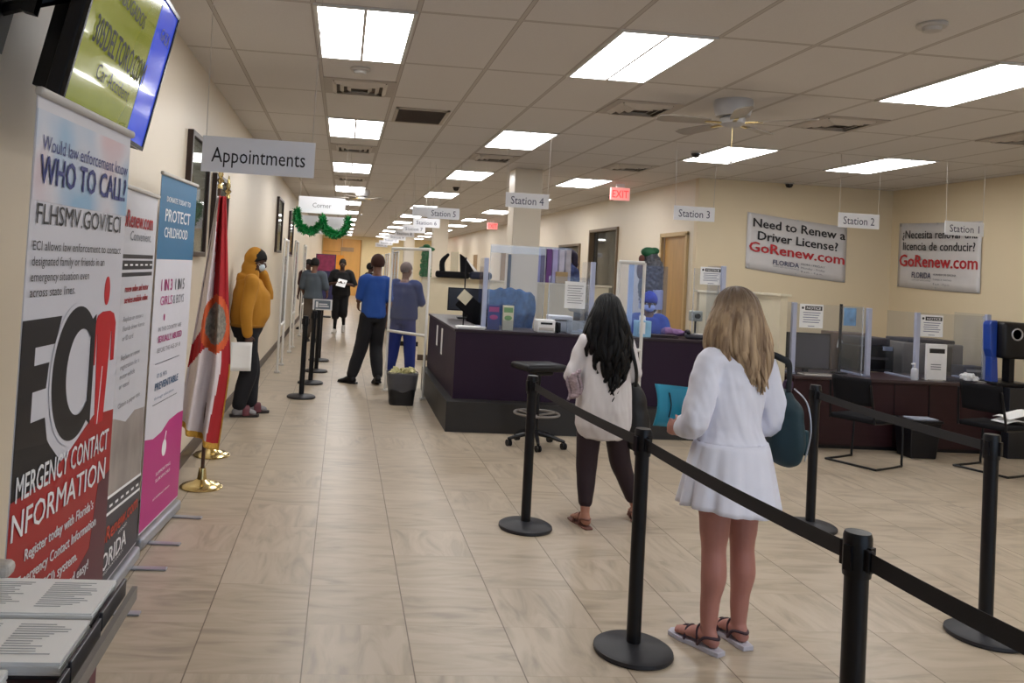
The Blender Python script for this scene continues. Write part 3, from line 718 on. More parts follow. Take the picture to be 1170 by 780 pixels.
MB().bb(4.41, 4.45, 8.74, 9.3, .31, 1.03).build('end_panel', PURPLE, t); MB().bb(1.28, 1.9, 11.36, 11.4, .31, 1.03).build('end_panel', PURPLE, t2)
g = MB(); g.bb(2.95, 2.954, 8.694, 8.70, .32, 1.03); g.build('panel_joint', BLACK, t)
for k, (y, z0, z1) in enumerate(((10.35, .66, .93), (9.85, .60, .93))):
    o = MB().bb(1.232, 1.239, y-.05, y+.05, z0+.06, z1+.04).build('paper_notice', PAPER, None)
    tag(o, '%s narrow white notice taped to the aisle side of the plum counter' % (('farther', 'nearer')[k]), 'notice')
C1 = 1.058
def post_screen(x, y0, y1, z0, z1, label, group=None):
    """an acrylic sheet on edge with a pale aluminium front post"""
    t = thing('divider_screen', label, 'screen', (x, y0, z0), 0, group); h = z1-z0
    MB().box((0, .02, h/2), (.05, .04, h)).build('post', LAV, t, bevel=.004)
    MB().box((0, (y1-y0)/2+.04, h/2), (.008, y1-y0-.04, h)).build('acrylic_sheet', CLEAR, t)
    MB().box((0, (y1-y0)/2, .008), (.06, y1-y0, .016)).build('foot', LAV, t)
    return t
post_screen(1.57, 8.9, 9.3, C1, 1.84, 'clear counter divider with a pale post, left of the brochure holders')
post_screen(2.78, 8.9, 9.3, C1, 1.86, 'clear counter divider with a pale post, right behind the dark-haired woman')
def sneeze(x0, x1, y, z0, z1, label, band=True):
    t = thing('sneeze_guard', label, 'screen', ((x0+x1)/2, y, z0)); W = x1-x0; h = z1-z0
    MB().box((0, 0, h/2), (W, .006, h)).build('acrylic_sheet', CLEAR, t)
    if band: MB().box((0, 0, h-.03), (W, .012, .09)).build('top_band', clear_mat('acrylic_edge', '#ffffff', .30, .1), t)
    for s in (-1, 1): MB().box((s*(W/2-.004), 0, h/2), (.008, .014, h)).build('edge', clear_mat('acrylic_edge', '#ffffff', .30, .1), t)
    return t
sneeze(1.62, 2.25, 8.98, C1, 1.98, 'clear sneeze guard with a frosted top edge, above the brochure holders')
# PVC frames
def pvc_frame(p0, p1, h, label, bar=.8, group=None, sheet=True, rot=None, r=.02, floor=True, z=0, top=True):
    p0, p1 = Vector((*p0, 0)), Vector((*p1, 0)); d = p1-p0; L = d.length
    t = thing('pipe_frame_screen', label, 'screen', (p0.x, p0.y, z), math.atan2(d.y, d.x), group)
    for x in (0, L): MB().cyl((x, 0, 0), (x, 0, h), r*.85).build('post', PVC, t, smooth=True)
    if bar: MB().cyl((0, 0, bar), (L, 0, bar), r).build('crossbar', PVC, t, smooth=True)
    if top: MB().cyl((0, 0, h), (L, 0, h), r).build('crossbar', PVC, t, smooth=True)
    if floor:
        for x in (0, L): MB().cyl((x, -.04, .02), (x, .04, .02), r).build('foot', PVC, t, smooth=True)
    if sheet: MB().box((L/2, 0, (h+(bar or 0))/2), (L-.03, .004, h-(bar or 0)-.02)).build('clear_sheet', CLEAR, t)
    return t
t = pvc_frame((.65, 11.05), (1.10, 10.45), 1.93, 'white pipe frame screen with a clear sheet, beside the waste bin', .82)
t = pvc_frame((2.895, 8.40), (3.16, 8.36), 1.87, 'white pipe frame screen standing between the dark-haired woman and the counter', .95, floor=False, z=0)
for i, (y, h) in enumerate(((12.4, 2.0), (15.2, 2.05), (18.6, 2.05))):
    pvc_frame((-.9, y), (-.9, y+.9), h, 'white pipe frame screen along the left wall, %s' % ('nearest of the three', 'the middle one', 'farthest of the three')[i], .7)
# things on the front counter
def seat_item(*a): pass
t = thing('signature_terminal', 'black terminal with a cream label, tilted at the left end of the counter', 'terminal', (1.47, 9.25, C1))
MB().cyl((-.07, .03, 0), (-.075, .03, .78), .008).build('pole', BLACKM, t)
R1 = Matrix.Rotation(math.radians(38), 3, 'Y')
MB().rbox((.0, 0, .22), (.30, .05, .20), .015, R1).build('body', BLKF, t, smooth=True)
MB().rbox((.11, .02, .12), (.26, .06, .22), .02, Matrix.Rotation(.3, 3, 'Y')).build('base', BLKF, t, smooth=True)
MB().box((-.075, -.035, .325), (.13, .01, .13), R1).build('label_card', mat('card_cream', '#cfc6ac', .6), t)
def stack(name, label, cat, loc, w_, d_, n, m=PAPER, jit=.01, th=.004, rz=0):
    g = MB(); rnd = random.Random(hash(label) % 97)
    for k in range(n): g.box((rnd.uniform(-jit, jit), rnd.uniform(-jit, jit), th*(k+.5)), (w_, d_, th*.9), Matrix.Rotation(rnd.uniform(-.1, .1), 3, 'Z'))
    o = g.build(name, m, None, loc, rot=(0, 0, rz)); return tag(o, label, cat)
stack('paper_stack', 'loose white forms on the counter below the tilted black terminal', 'paper stack', (1.42, 8.86, C1), .30, .20, 6)
def brochure(x, y, w_, h, label, m1, m2):
    t = thing('brochure_holder', label, 'brochure holder', (x, y, C1))
    MB().box((0, .03, h*.45), (w_+.01, .004, h*.9)).build('holder_back', CLEAR, t)
    MB().box((0, -.02, h*.2), (w_+.01, .004, h*.4)).build('holder_pocket', CLEAR, t)
    MB().rbox((0, .005, h/2), (w_, .035, h), .003).build('brochures', m1, t)
    g = MB(); g.bb(-w_*.42, w_*.42, -.0145, -.0135, h*.72, h*.92); g.ell((0, -.013, h*.5), (w_*.35, .003, h*.1)); g.build('cover_print', m2, t)
brochure(1.67, 8.86, .13, .27, 'tall purple and blue leaflets in a clear holder on the counter', mat('leaflet_blue', '#3c4a86', .5, noise_amt=.3), mat('leaflet_pink', '#9a4a82', .5))
brochure(1.83, 8.86, .12, .27, 'pale leaflets with a green band in a clear holder on the counter', mat('leaflet_cream', '#cfcdb8', .5), mat('leaflet_green', '#6f9a6a', .5))
def monitor(x, y, z, w_, h, label, rz=0, back=False, scr_m=None, frame_m=None):
    t = thing('computer_monitor', label, 'monitor', (x, y, z), rz)
    MB().rbox((0, 0, .012), (w_*.45, .18, .02), .02).build('foot', BLACK, t, smooth=True)
    MB().box((0, .03, .09), (.06, .03, .16)).build('neck', BLACK, t)
    MB().rbox((0, 0, .1+h/2), (w_, .035, h), .006).build('housing', frame_m or BLACK, t)
    MB().box((0, -.0185, .1+h/2), (w_-.03, .002, h-.03)).build('screen', scr_m or mat('screen_off', '#25262e', .12), t)
    return t
SCR_G = mat('screen_greyish', '#4a4a52', .2, noise_amt=.15, nscale=3)
monitor(1.62, 10.6, C1, .48, .30, 'black computer monitor behind the left end of the counter', 0, scr_m=mat('screen_dim', '#22232a', .3))
# chair with a jacket
def office_chair(x, y, label, rz=0, m=BLKF, seat_z=.48, back_h=.55):
    t = thing('office_chair', label, 'chair', (x, y, 0), rz)
    MB().rbox((0, 0, seat_z), (.48, .46, .08), .035).build('seat', m, t, smooth=True)
    MB().rbox((0, .24, seat_z+.1+back_h/2), (.44, .07, back_h), .03).build('backrest', m, t, smooth=True)
    MB().cyl((0, 0, .1), (0, 0, seat_z-.03), .028).build('column', BLACKM, t, smooth=True)
    MB().box((0, .25, seat_z+.04), (.06, .03, .16)).build('back_bracket', BLACKM, t)
    for k in range(5):
        a = k*2*PI/5; b = MB().limb([(0, 0, .12), (.15*math.cos(a), .15*math.sin(a), .11), (.28*math.cos(a), .28*math.sin(a), .07)], [.025, .02, .014], n=8).build('leg', BLACKM, t, smooth=True)
        MB().cyl((.28*math.cos(a)-.012, .28*math.sin(a), .03), (.28*math.cos(a)+.012, .28*math.sin(a), .03), .03).build('castor', BLACK, b)
    return t
office_chair(2.08, 9.85, 'office chair draped with a blue jacket behind the counter', 0, m=mat('chair_navy', '#232c44', .9), seat_z=.56, back_h=.66)
g = MB()
g.sheet(lambda u, v: (2.08+(u-.5)*(.62+.04*math.sin(v*9)), 9.99+.03*math.sin(u*21+v*3)-.06*math.cos((u-.5)*3), 1.50-.06*abs(u-.45)*4*abs(u-.45)-v*.78+.01*math.sin(u*30)+.02*math.sin(u*13+v*17)*v), 48, 24)
o = g.build('jacket', mat('denim_blue', '#2d4d78', .8, noise_amt=.4, nscale=14, bump=.8), None, smooth='all', solid=.012); tag(o, 'rumpled blue jacket hanging over the chair behind the counter', 'jacket')
t = thing('card_printer', 'white card printer with a dark slot on the counter left of the dark-haired woman', 'printer', (2.24, 8.85, C1))
MB().rbox((0, 0, .07), (.20, .18, .14), .012).build('housing', WHITE, t, smooth=True); MB().box((0, -.092, .10), (.13, .006, .022)).build('slot', BLACK, t); MB().box((0, -.095, .04), (.16, .01, .03)).build('tray', LGREY, t)
t = thing('label_printer', 'larger white machine behind the card printer on the counter', 'printer', (2.47, 9.1, C1))
MB().rbox((0, 0, .09), (.26, .22, .18), .015).build('housing', WHITE, t, smooth=True); MB().box((0, -.112, .13), (.16, .004, .02)).build('slot', GREY, t)
t = thing('telephone', 'small black handset standing between the white machines on the counter', 'telephone', (2.38, 8.84, C1), .2)
MB().rbox((0, 0, .06), (.07, .06, .11), .012).build('body', BLACK, t, smooth=True); MB().limb([(-.02, -.035, .11), (0, -.045, .06), (-.01, -.035, .01)], [.014, .01, .014], n=8).build('handset', BLACK, t, smooth=True)
t = thing('document_tray', 'clear plastic tray on the counter beside the dark-haired woman', 'tray', (2.62, 8.86, C1))
g = MB(); g.box((0, 0, .004), (.2, .2, .008)); g.box((-.1, 0, .07), (.004, .2, .14)); g.box((.1, 0, .07), (.004, .2, .14)); g.box((0, .1, .07), (.2, .004, .14)); g.build('tray', clear_mat('tray_clear', '#e8eef6', .25), t)
def notice(x, y, z, w_, h, label, kind=0, rz=0):
    t = thing('notice_sheet', label, 'notice', (x, y, z), rz)
    MB().box((0, 0, 0), (w_, .003, h)).build('sheet', PAPER, t)
    g = MB()
    if kind == 0:
        g.bb(-w_*.28, w_*.45, -.003, -.002, h*.24, h*.42); g.add([], [])
        g.prism(circ(-w_*.38, h*.33, w_*.05, w_*.05), -.003, -.002); g.build('header_bar', TXK, t)
        g = MB(); text(g, 'NOTICE', w_*.085, h*.275, h*.11, w_*.6, y=-.004, align='c', bold=.02); g.build('lettering', TXW, t)
        g = MB()
        for k in range(5): g.bb(-w_*(.36-.02*(k % 2)), w_*(.38-.05*(k % 3)), -.003, -.002, h*(.12-.1*k), h*(.155-.1*k))
        g.bb(-w_*.14, w_*.14, -.003, -.002, -h*.44, -h*.41)
        g.build('print_lines', mat('print_navy2', '#7c7f96', .6), t)
    else:
        for k in range(8): g.bb(-w_*(.38-.03*(k % 2)), w_*(.38-.06*(k % 3)), -.003, -.002, h*(.33-.09*k), h*(.35-.09*k))
        g.build('print_lines', TXG, t)
    return t
notice(2.60, 8.96, 1.48, .24, .30, 'white printed sheet stuck on the clear guard above the counter, beside the dark hair', 1)
sneeze(2.30, 2.76, 8.98, C1, 1.68, 'clear sneeze guard carrying a white printed sheet, behind the dark-haired woman', False)
t = thing('copier', 'beige copier with a raised lid behind the counter, beyond the dark-haired woman', 'copier', (3.33, 10.5, 0))
MB().rbox((0, 0, .55), (.62, .55, 1.1), .03).build('cabinet', mat('copier_grey', '#8d877d', .5), t, smooth=True)
MB().rbox((0, 0, 1.28), (.62, .5, .12), .04).build('scanner_lid', mat('copier_beige', '#a8a294', .5), t, smooth=True)
MB().rbox((.05, -.02, 1.16), (.56, .5, .14), .02).build('paper_gap', DGREY, t, smooth=True); MB().box((.2, -.26, 1.23), (.18, .02, .06)).build('control_panel', LGREY, t)
monitor(3.2, 9.45, C1-.2, .34, .22, 'dark computer monitor between the copier and the pipe frame', .1)
t = thing('desk_fan_heater', 'rounded white device behind the clear screen, right of the dark hair', 'device', (3.02, 9.05, C1))
MB().lathe([(0, 0), (.12, 0), (.13, .03), (.125, .2), (.09, .27), (0, .29)], 22).build('housing', WHITE, t, smooth=True); MB().rbox((.0, -.125, .1), (.06, .03, .13), .01).build('front_grip', GREY, t)
t = thing('divider_screen', 'clear divider coloured with a blue reflection, standing on the counter in front of the clerk', 'screen', (3.24, 8.95, C1))
MB().box((0, .02, .4), (.055, .03, .8)).build('post', mat('post_blue_reflection', '#9fb6e6', .3), t); MB().box((.22, .03, .4), (.42, .006, .8)).build('acrylic_sheet', clear_mat('acrylic_blue_reflection', '#e2eaff', .04), t); MB().box((.2, .02, .006), (.5, .08, .012)).build('foot', LAV, t)  # blue screen reflection is put into the post and sheet colours
t = thing('tissue_box', 'pale blue tissue box on the counter at station 3', 'tissue box', (3.36, 8.87, C1), .1)
MB().rbox((0, 0, .09), (.16, .12, .18), .006).build('box', mat('tissue_blue', '#8fc0e6', .5, noise_amt=.2), t)
MB().box((-.03, -.062, .1), (.07, .003, .13)).build('printed_panel', TXW, t); g = MB(); g.sheet(lambda u, v: (-.04+.08*u, .02*math.sin(u*7), .18+.05*v+.01*math.sin(u*12)), 8, 4); g.build('tissue', PAPER, t, solid=.002)
g = MB(); g.ell((3.82, 9.15, C1+.045), (.13, .09, .05)); g.ell((3.75, 9.1, C1+.06), (.08, .06, .05)); g.ell((3.9, 9.12, C1+.04), (.09, .07, .035))
tag(remesh('scarf', g, .01, mat('mauve_cloth', '#7d5d86', .9), None, 4, .012, 20), 'crumpled mauve scarf on the counter right of the clerk', 'scarf')
t = thing('telephone', 'dark desk telephone and pad on the counter right of the mauve scarf', 'telephone', (4.02, 8.95, C1), -.3)
MB().rbox((0, 0, .03), (.24, .2, .05), .015).build('body', DGREY, t, smooth=True); MB().limb([(-.09, -.09, .07), (-.08, 0, .085), (-.09, .09, .07)], [.025, .015, .025], n=8).build('handset', BLACK, t, smooth=True); MB().box((.04, 0, .058), (.1, .13, .004)).build('keypad', LGREY, t)
t = thing('camera_stand', 'small camera on a stand at the right end of the counter, beside the blonde hair', 'camera', (4.12, 9.2, C1))
MB().lathe([(0, 0), (.06, 0), (.06, .015), (.012, .02), (.012, .2), (0, .2)], 14).build('stand', BLACKM, t, smooth=True); MB().rbox((0, 0, .25), (.14, .09, .12), .015).build('body', mat('camera_pale', '#9fa39a', .4), t, smooth=True); MB().cyl((0, -.04, .25), (0, -.07, .25), .03).build('lens', BLACK, t, smooth=True)
stack('paper_stack', 'dark folders and papers lying on the counter in front of the clerk', 'paper stack', (3.62, 8.95, C1), .30, .2, 5, mat('folder_brown', '#3a2c30', .6), .02, .006)
# notice on the screen by the blonde head
post_screen(4.30, 8.9, 9.3, C1, 1.90, 'clear divider with a pale post behind the blonde head')
sneeze(3.98, 4.28, 8.98, C1, 1.86, 'clear guard carrying a NOTICE sheet, behind the blonde head', False)
notice(4.17, 8.96, 1.78, .25, .2, 'NOTICE sheet on the clear guard behind the blonde head', 0)
# ------------------------------------------------------------------ partitions
def part_wall(name, pts, h, label, cap=True):
    t = thing(name, label, 'partition', (0, 0, 0)); g = MB(); c = MB(); k_ = MB()
    for (x0, y0), (x1, y1) in zip(pts, pts[1:]):
        dx, dy = x1-x0, y1-y0; L = math.hypot(dx, dy); R = Matrix.Rotation(math.atan2(dy, dx), 3, 'Z')
        m = ((x0+x1)/2, (y0+y1)/2)
        g.box((m[0], m[1], h/2), (L, .08, h), R); c.box((m[0], m[1], h+.012), (L+.08, .12, .024), R); k_.box((m[0], m[1], .05), (L+.01, .1, .1), R)
    g.build('panel', CREAM, t); c.build('cap', mat('cap_cream', '#e2d8c0', .5), t); k_.build('kickboard', BASEB, t)
    return t
part_wall('low_partition', [(1.45, 15.0), (4.4, 15.0)], 1.51, 'cream low partition with a pale cap across the room behind the station 5 area')
part_wall('low_partition', [(2.8, 11.9), (3.95, 11.9)], 1.55, 'cream low partition joined to the nearest column')
part_wall('low_partition', [(4.5, 10.0), (5.4, 10.0)], 1.58, 'cream low partition running across behind the blonde woman')
part_wall('low_partition', [(4.80, 9.9), (4.80, 8.5)], 1.60, 'cream low partition seen end-on between the counter and the large monitor')
o = MB().bb(2.31, 2.35, 11.36, 11.4, 1.35, 1.95).build('cable_duct', DGREY, None); tag(o, 'thin dark cable duct running up the nearest column', 'cable duct')
# display on the partition
t = thing('leaflet_display', 'purple and white leaflet display standing on the low partition beside the column', 'display', (2.98, 11.9, 1.575))
for k, (dx, c) in enumerate(((-.12, '#8c86c6'), (-.04, '#4a2a62'), (.05, '#6a3a86'), (.14, '#b4aede'), (.24, '#c9c6d8'), (.34, '#b8b4be'))):
    MB().rbox((dx, 0, .25), (.08, .06, .5), .004).build('leaflets', mat('display_'+c[1:], c, .5, noise_amt=.15), t)
MB().box((.11, .03, .26), (.56, .01, .54)).build('back_panel', clear_mat('tray_clear', '#e8eef6', .25), t)
o = MB().rbox((3.22, 11.88, 1.66), (.18, .1, .17), .01).build('cardboard_box', mat('kraft', '#b49a72', .8), None); tag(o, 'small cardboard box on the low partition beside the leaflet display', 'box')
# green decoration, handbag etc. on the far partition
g = MB()
rnd = random.Random(5)
for lv in range(14):
    z = 1.55+lv*.036; r = .10-.004*lv
    for q in range(26):
        a = rnd.uniform(0, 2*PI); L = rnd.uniform(.03, .06); p = Vector((1.5+r*.6*math.cos(a), 14.95+r*.6*math.sin(a), z)); d = Vector((math.cos(a), math.sin(a), rnd.uniform(-.4, .4))); s = Vector((0, 0, .012))
        g.add([p-s, p+s, p+d*L+s, p+d*L-s], [(0, 1, 2, 3)])
g.cyl((1.5, 14.95, 1.53), (1.5, 14.95, 2.0), .06, .05)
t = thing('tinsel_tree', 'green tinsel tree standing on the far cream partition', 'decoration', (0, 0, 0)); g.build('foliage', mat('tinsel_green', '#0f7a3e', .4, .2, noise_amt=.4, nscale=40), t)
g = MB(); g.ell((1.5, 14.93, 2.04), (.16, .08, .05)); g.ell((1.5, 14.93, 2.08), (.07, .06, .05)); g.build('bow', mat('bow_green', '#0c5a30', .6), t, smooth=True)
t = thing('office_machine', 'black machine with a white angled flap on the far partition, beside the second column', 'machine', (2.1, 14.9, 1.535))
MB().rbox((-.1, 0, .06), (.62, .2, .12), .04).build('base', BLKF, t, smooth=True); MB().rbox((.42, 0, .07), (.42, .22, .14), .06).build('soft_pouch', mat('navy_cloth', '#1b2238', .8), t, smooth=True)
MB().limb([(-.28, 0, .06), (-.3, 0, .28), (-.2, 0, .42)], [.05, .05, .03], n=8).build('left_arm', BLKF, t, smooth=True); MB().prism([(.05, .1), (.02, .45), (.1, .4), (.32, .12)], -.05, .05).build('right_wedge', BLKF, t)
MB().prism([(.12, .38), (.16, .36), (.36, .14), (.3, .13)], -.055, -.05).build('white_flap', PAPER, t); MB().box((-.07, .03, .3), (.14, .04, .36)).build('pale_card', CREAM, t)
# festive figure by the wall
t = thing('festive_decoration', 'grey festive decoration with a green bow and red trim behind station 3', 'decoration', (4.23, 10.95, 0))
MB().lathe([(0, 0), (.1, 0), (.1, .03), (.02, .05), (.02, 1.35), (0, 1.35)], 16).build('stand', BLACKM, t, smooth=True)
g = MB(); g.limb([(0, 0, 1.35), (.0, 0, 1.6), (0.02, 0, 1.85), (0, 0, 2.0)], [.13, .16, .15, .1], n=16); remesh('body', g, .012, mat('tinsel_grey', '#55565c', .5, .3, noise_amt=.4, nscale=40), t, 2, .02, 30)
g = MB(); g.ell((-.05, -.02, 2.08), (.11, .07, .07)); g.ell((.03, -.02, 2.1), (.07, .06, .05)); g.build('bow', mat('bow_green2', '#1d5a38', .6), t, smooth=True)
g = MB(); g.ell((-.16, -.03, 1.82), (.05, .05, .12)); g.ell((-.15, -.03, 1.98), (.04, .04, .06)); g.build('red_trim', mat('bow_red', '#5a2a20', .6), t, smooth=True)
g = MB(); g.lathe([(0, 0), (.16, 0), (.16, .26), (.1, .3), (0, .3)], 18, c=(.02, 0, 1.30)); g.build('pale_cloth', mat('lilac_cloth', '#a8acc8', .8), t, smooth=True)

# ------------------------------------------------------------------ right-hand desks
t = thing('service_desk', 'long dark mahogany service desk along the right side', 'desk', (0, 0, 0))
MB().bb(4.86, 7.55, 8.34, 8.37, .04, .735).build('front_panel', MAROON, t, bevel=.003)
MB().bb(4.84, 7.80, 8.30, 9.05, .735, .765).build('desk_top', mat('desk_top', '#35252a', .3), t, bevel=.004)
MB().bb(4.86, 4.9, 8.37, 9.0, 0, .735).build('side_panel', MAROON, t); MB().bb(7.72, 7.76, 8.37, 9.0, 0, .735).build('side_panel', MAROON, t)
MB().bb(4.88, 7.55, 8.36, 8.4, 0, .05).build('toe_kick', BLACK, t)
g = MB(); g.bb(6.0, 6.005, 8.333, 8.34, .05, .73); g.bb(6.4, 6.41, 8.333, 8.34, .35, .73); g.build('panel_joint', BLACK, t)
o = MB().bb(7.18, 7.85, 8.15, 8.25, .0, .75).build('dark_screen_panel', mat('panel_dark', '#1b1d24', .35), None, bevel=.004); tag(o, 'dark free-standing panel in front of the right end of the service desk', 'panel')
D = .765
post_screen(4.93, 8.5, 9.0, D, 1.54, 'clear desk divider with a pale post, beside the large monitor')
post_screen(5.80, 8.5, 9.0, D, 1.52, 'clear desk divider with a pale post, beside the thin black pole')
post_screen(6.37, 8.5, 9.0, D, 1.50, 'clear desk divider beside the white document holder')
post_screen(7.21, 8.5, 9.0, D, 1.52, 'clear desk divider with a grey post, left of the blue vision tester')
notice(5.13, 8.52, 1.40, .27, .26, 'NOTICE sheet on the divider above the large monitor', 0)
notice(6.54, 8.52, 1.36, .27, .24, 'NOTICE sheet on the divider above the white document holder', 0)
sneeze(4.96, 5.75, 8.54, D+.0, 1.53, 'clear guard in front of the large monitor', False)
sneeze(6.40, 7.18, 8.54, D+.0, 1.50, 'clear guard in front of the grey machine', False)
monitor(5.22, 8.72, D-.06, .52, .40, 'large dark computer monitor on the service desk beside the cream partition', 0, scr_m=SCR_G)
t = thing('keyboard', 'pale keyboard in front of the large monitor', 'keyboard', (5.15, 8.42, D), .05)
MB().rbox((0, 0, .01), (.36, .13, .018), .006).build('body', LGREY, t); g = MB()
for r in range(4):
    for c in range(12): g.box((-.155+c*.028, -.04+r*.028, .022), (.022, .022, .006))
g.build('keys', GREY, t)
t = thing('pole_camera', 'thin black pole with a small blue screen on the service desk', 'camera', (5.62, 8.75, D))
MB().lathe([(0, 0), (.09, 0), (.09, .012), (.02, .02), (0, .02)], 16).build('base', BLACKM, t, smooth=True); MB().cyl((0, 0, 0), (0, 0, .78), .017).build('pole', BLACKM, t, smooth=True)
MB().box((.12, .02, .64), (.14, .02, .2)).build('screen', mat('screen_sky', '#5f86a6', .3, noise_amt=.5, nscale=12, emit=.2), t)
office_chair(5.78, 9.42, 'dark office chair behind the service desk, right of the thin pole', 0, seat_z=.55, back_h=.5)
t = thing('printer', 'black office printer on the back table, left of the white document holder', 'printer', (6.33, 9.34, .72))
MB().rbox((0, 0, .19), (.46, .40, .30), .02).build('housing', BLACK, t, smooth=True); MB().rbox((0, 0, .39), (.40, .34, .1), .02).build('scanner_lid', DGREY, t, smooth=True); MB().box((0, -.24, .06), (.3, .1, .02)).build('paper_tray', BLACK, t); MB().box((0, -.205, .2), (.3, .01, .03)).build('slot', DGREY, t); MB().box((.14, -.2, .32), (.12, .02, .05)).build('control_panel', mat('panel_glow', '#7d8aa6', .3), t)
g = MB(); g.bb(6.08, 7.65, 9.08, 9.95, .68, .72); 
t = thing('back_table', 'table behind the service desk carrying the office machines', 'table', (0, 0, 0)); g.build('table_top', mat('desk_top', '#35252a', .3), t)
for x in (6.12, 7.6):
    for y in (9.1, 9.86): MB().bb(x-.025, x+.025, y-.025, y+.025, 0, .68).build('leg', BLACKM, t)
t = thing('cardboard_box', 'brown open box with white papers on the back table', 'box', (6.36, 9.8, .72))
MB().rbox((0, 0, .23), (.5, .25, .46), .01).build('box', mat('box_brown', '#6b5a50', .7), t); g = MB(); g.box((-.1, -.16, .3), (.2, .01, .1), Matrix.Rotation(.2, 3, 'Y')); g.box((.12, -.16, .25), (.14, .01, .14), Matrix.Rotation(-.4, 3, 'Y')); g.build('papers', PAPER, t)
t = thing('sanitizer_bottle', 'clear pump bottle of hand sanitizer on the service desk', 'bottle', (6.30, 8.44, D))
MB().lathe([(0, 0), (.035, 0), (.037, .01), (.037, .1), (.03, .12), (.012, .13), (.012, .14), (0, .14)], 16).build('bottle', mat('bottle_pale', '#c2c4cc', .2), t, smooth=True); g = MB(); g.cyl((0, 0, .14), (0, 0, .175), .007); g.cyl((.005, 0, .175), (-.04, 0, .172), .007); g.build('pump', WHITE, t, smooth=True)
t = thing('document_holder', 'upright white document holder with a dark header on the service desk', 'document holder', (6.56, 8.46, D))
MB().rbox((0, .0, .2), (.24, .03, .40), .006).build('board', WHITE, t); g = MB(); g.bb(-.09, .09, -.018, -.016, .30, .35); g.build('header_bar', TXK, t); g = MB()
for k in range(3): g.bb(-.07, .05, -.018, -.016, .17-.025*k, .18-.025*k)
g.build('print_lines', TXG, t); MB().box((0, .03, .006), (.2, .1, .012)).build('foot', LGREY, t)
t = thing('document_scanner', 'wide grey machine with a closed lid on the back table', 'scanner', (7.12, 9.45, .72))
MB().rbox((0, 0, .2), (.78, .45, .40), .02).build('housing', GREY, t, smooth=True); MB().rbox((0, .02, .42), (.62, .42, .05), .02).build('lid', DGREY, t, smooth=True); MB().box((.08, -.23, .22), (.3, .012, .3)).build('side_cover', mat('grey_dark_panel', '#5c564f', .5), t)
g = MB(); g.ell((6.98, 8.5, D+.05), (.09, .05, .05)); g.ell((7.03, 8.5, D+.03), (.08, .05, .03))
tag(remesh('paper_wad', g, .008, PAPER, None, 2, .02, 40), 'crumpled white tissue on the service desk beside the grey machine', 'tissue')
stack('paper_stack', 'dark papers strewn on the service desk below the grey machine', 'paper stack', (6.85, 8.5, D), .4, .12, 4, DGREY, .03)
stack('paper_stack', 'slanted papers on the service desk beside the grey divider post', 'paper stack', (7.12, 8.45, D), .15, .12, 5, LGREY, .02, rz=.5)
t = thing('calculator', 'dark office device between the grey machine and the blue vision tester', 'device', (7.48, 9.1, .72)); MB().rbox((0, 0, .09), (.3, .22, .16), .02).build('body', DGREY, t, smooth=True); MB().box((0, -.11, .12), (.24, .01, .03)).build('pale_strip', LGREY, t)
t = thing('vision_tester', 'blue and black vision tester on its stand at the right end of the desk', 'vision tester', (7.27, 8.38, D))
BLU = mat('tester_blue', '#1d3f96', .35)
g = MB(); g.prism([(-.19, .66), (-.17, .69), (-.10, .70), (-.10, .26), (-.14, .26), (-.18, .38)], -.05, .06); g.prism([(-.155, 0), (-.155, .3), (-.08, .3), (-.06, 0)], -.04, .05); g.build('blue_housing', BLU, t, bevel=.012)
g = MB(); g.rbox((.05, 0, .49), (.30, .28, .40), .04); g.build('head', BLACK, t, smooth=True); g = MB(); g.box((.1, .02, .15), (.06, .1, .3)); g.build('stand_post', BLACK, t)
MB().lathe([(0, 0), (.055, 0), (.06, -.02), (.05, -.035), (0, -.035)], 22, c=(.05, -.14, .56), rot=Matrix.Rotation(-PI/2, 3, 'X').inverted()).build('lens_ring', GREY, t, smooth=True)
MB().box((0, 0, .015), (.36, .3, .03)).build('base', BLACK, t, bevel=.006)
MB().limb([(.05+.06*math.cos(2*PI*k/20), -.145, .56+.06*math.sin(2*PI*k/20)) for k in range(21)], [.009]*21, n=8, sub=1, cap=False).build('dial_ring', STEEL, t, smooth=True)

# ------------------------------------------------------------------ chairs and bin in front of the desk
def sled_chair(x, y, rz, label, back=True):
    t = thing('visitor_chair', label, 'chair', (x, y, 0), rz)
    MB().rbox((0, 0, .455), (.46, .44, .05), .02).build('seat', BLKF, t, smooth=True)
    g = MB(); g.sheet(lambda u, v: ((u-.5)*.38, -.24-.06*v+.05*(2*u-1)**2*1, .60+.26*v), 10, 6); g.build('backrest', BLKF, t, smooth='all', solid=.03)
    g = MB()
    for s in (-1, 1):
        g.limb([(s*.20, -.27, .80), (s*.22, -.22, .48), (s*.22, -.19, .44), (s*.22, .2, .43), (s*.24, .25, .40), (s*.25, .24, .05), (s*.25, .2, .012), (s*.25, -.22, .012)], [.011]*8, n=8, sub=3)
    g.cyl((-.25, -.22, .012), (.25, -.22, .012), .011); g.cyl((-.22, .2, .43), (.22, .2, .43), .009)
    g.build('sled_frame', BLACKM, t, smooth=True)
    return t
sled_chair(5.22, 7.68, -1.1, 'black visitor chair with a sled base in front of the service desk')
sled_chair(6.50, 7.55, -1.2, 'black visitor chair at the right edge, holding folded white papers')
t = thing('folded_papers', 'folded white papers on the visitor chair at the right edge', 'papers', (6.62, 7.5, .48))
g = MB(); g.sheet(lambda u, v: (-.12+.26*u, -.1+.2*v, .012+.03*math.sin(u*3)), 8, 4); g.build('lower_sheet', PAPER, t, solid=.006); g = MB(); g.sheet(lambda u, v: (-.1+.26*u, -.1+.2*v, .05+.07*u+.02*math.sin(v*3)), 8, 4); g.build('upper_sheet', PAPER, t, solid=.006)
t = thing('waste_bin', 'black rectangular bin under the front of the service desk', 'bin', (6.1, 8.1, 0))
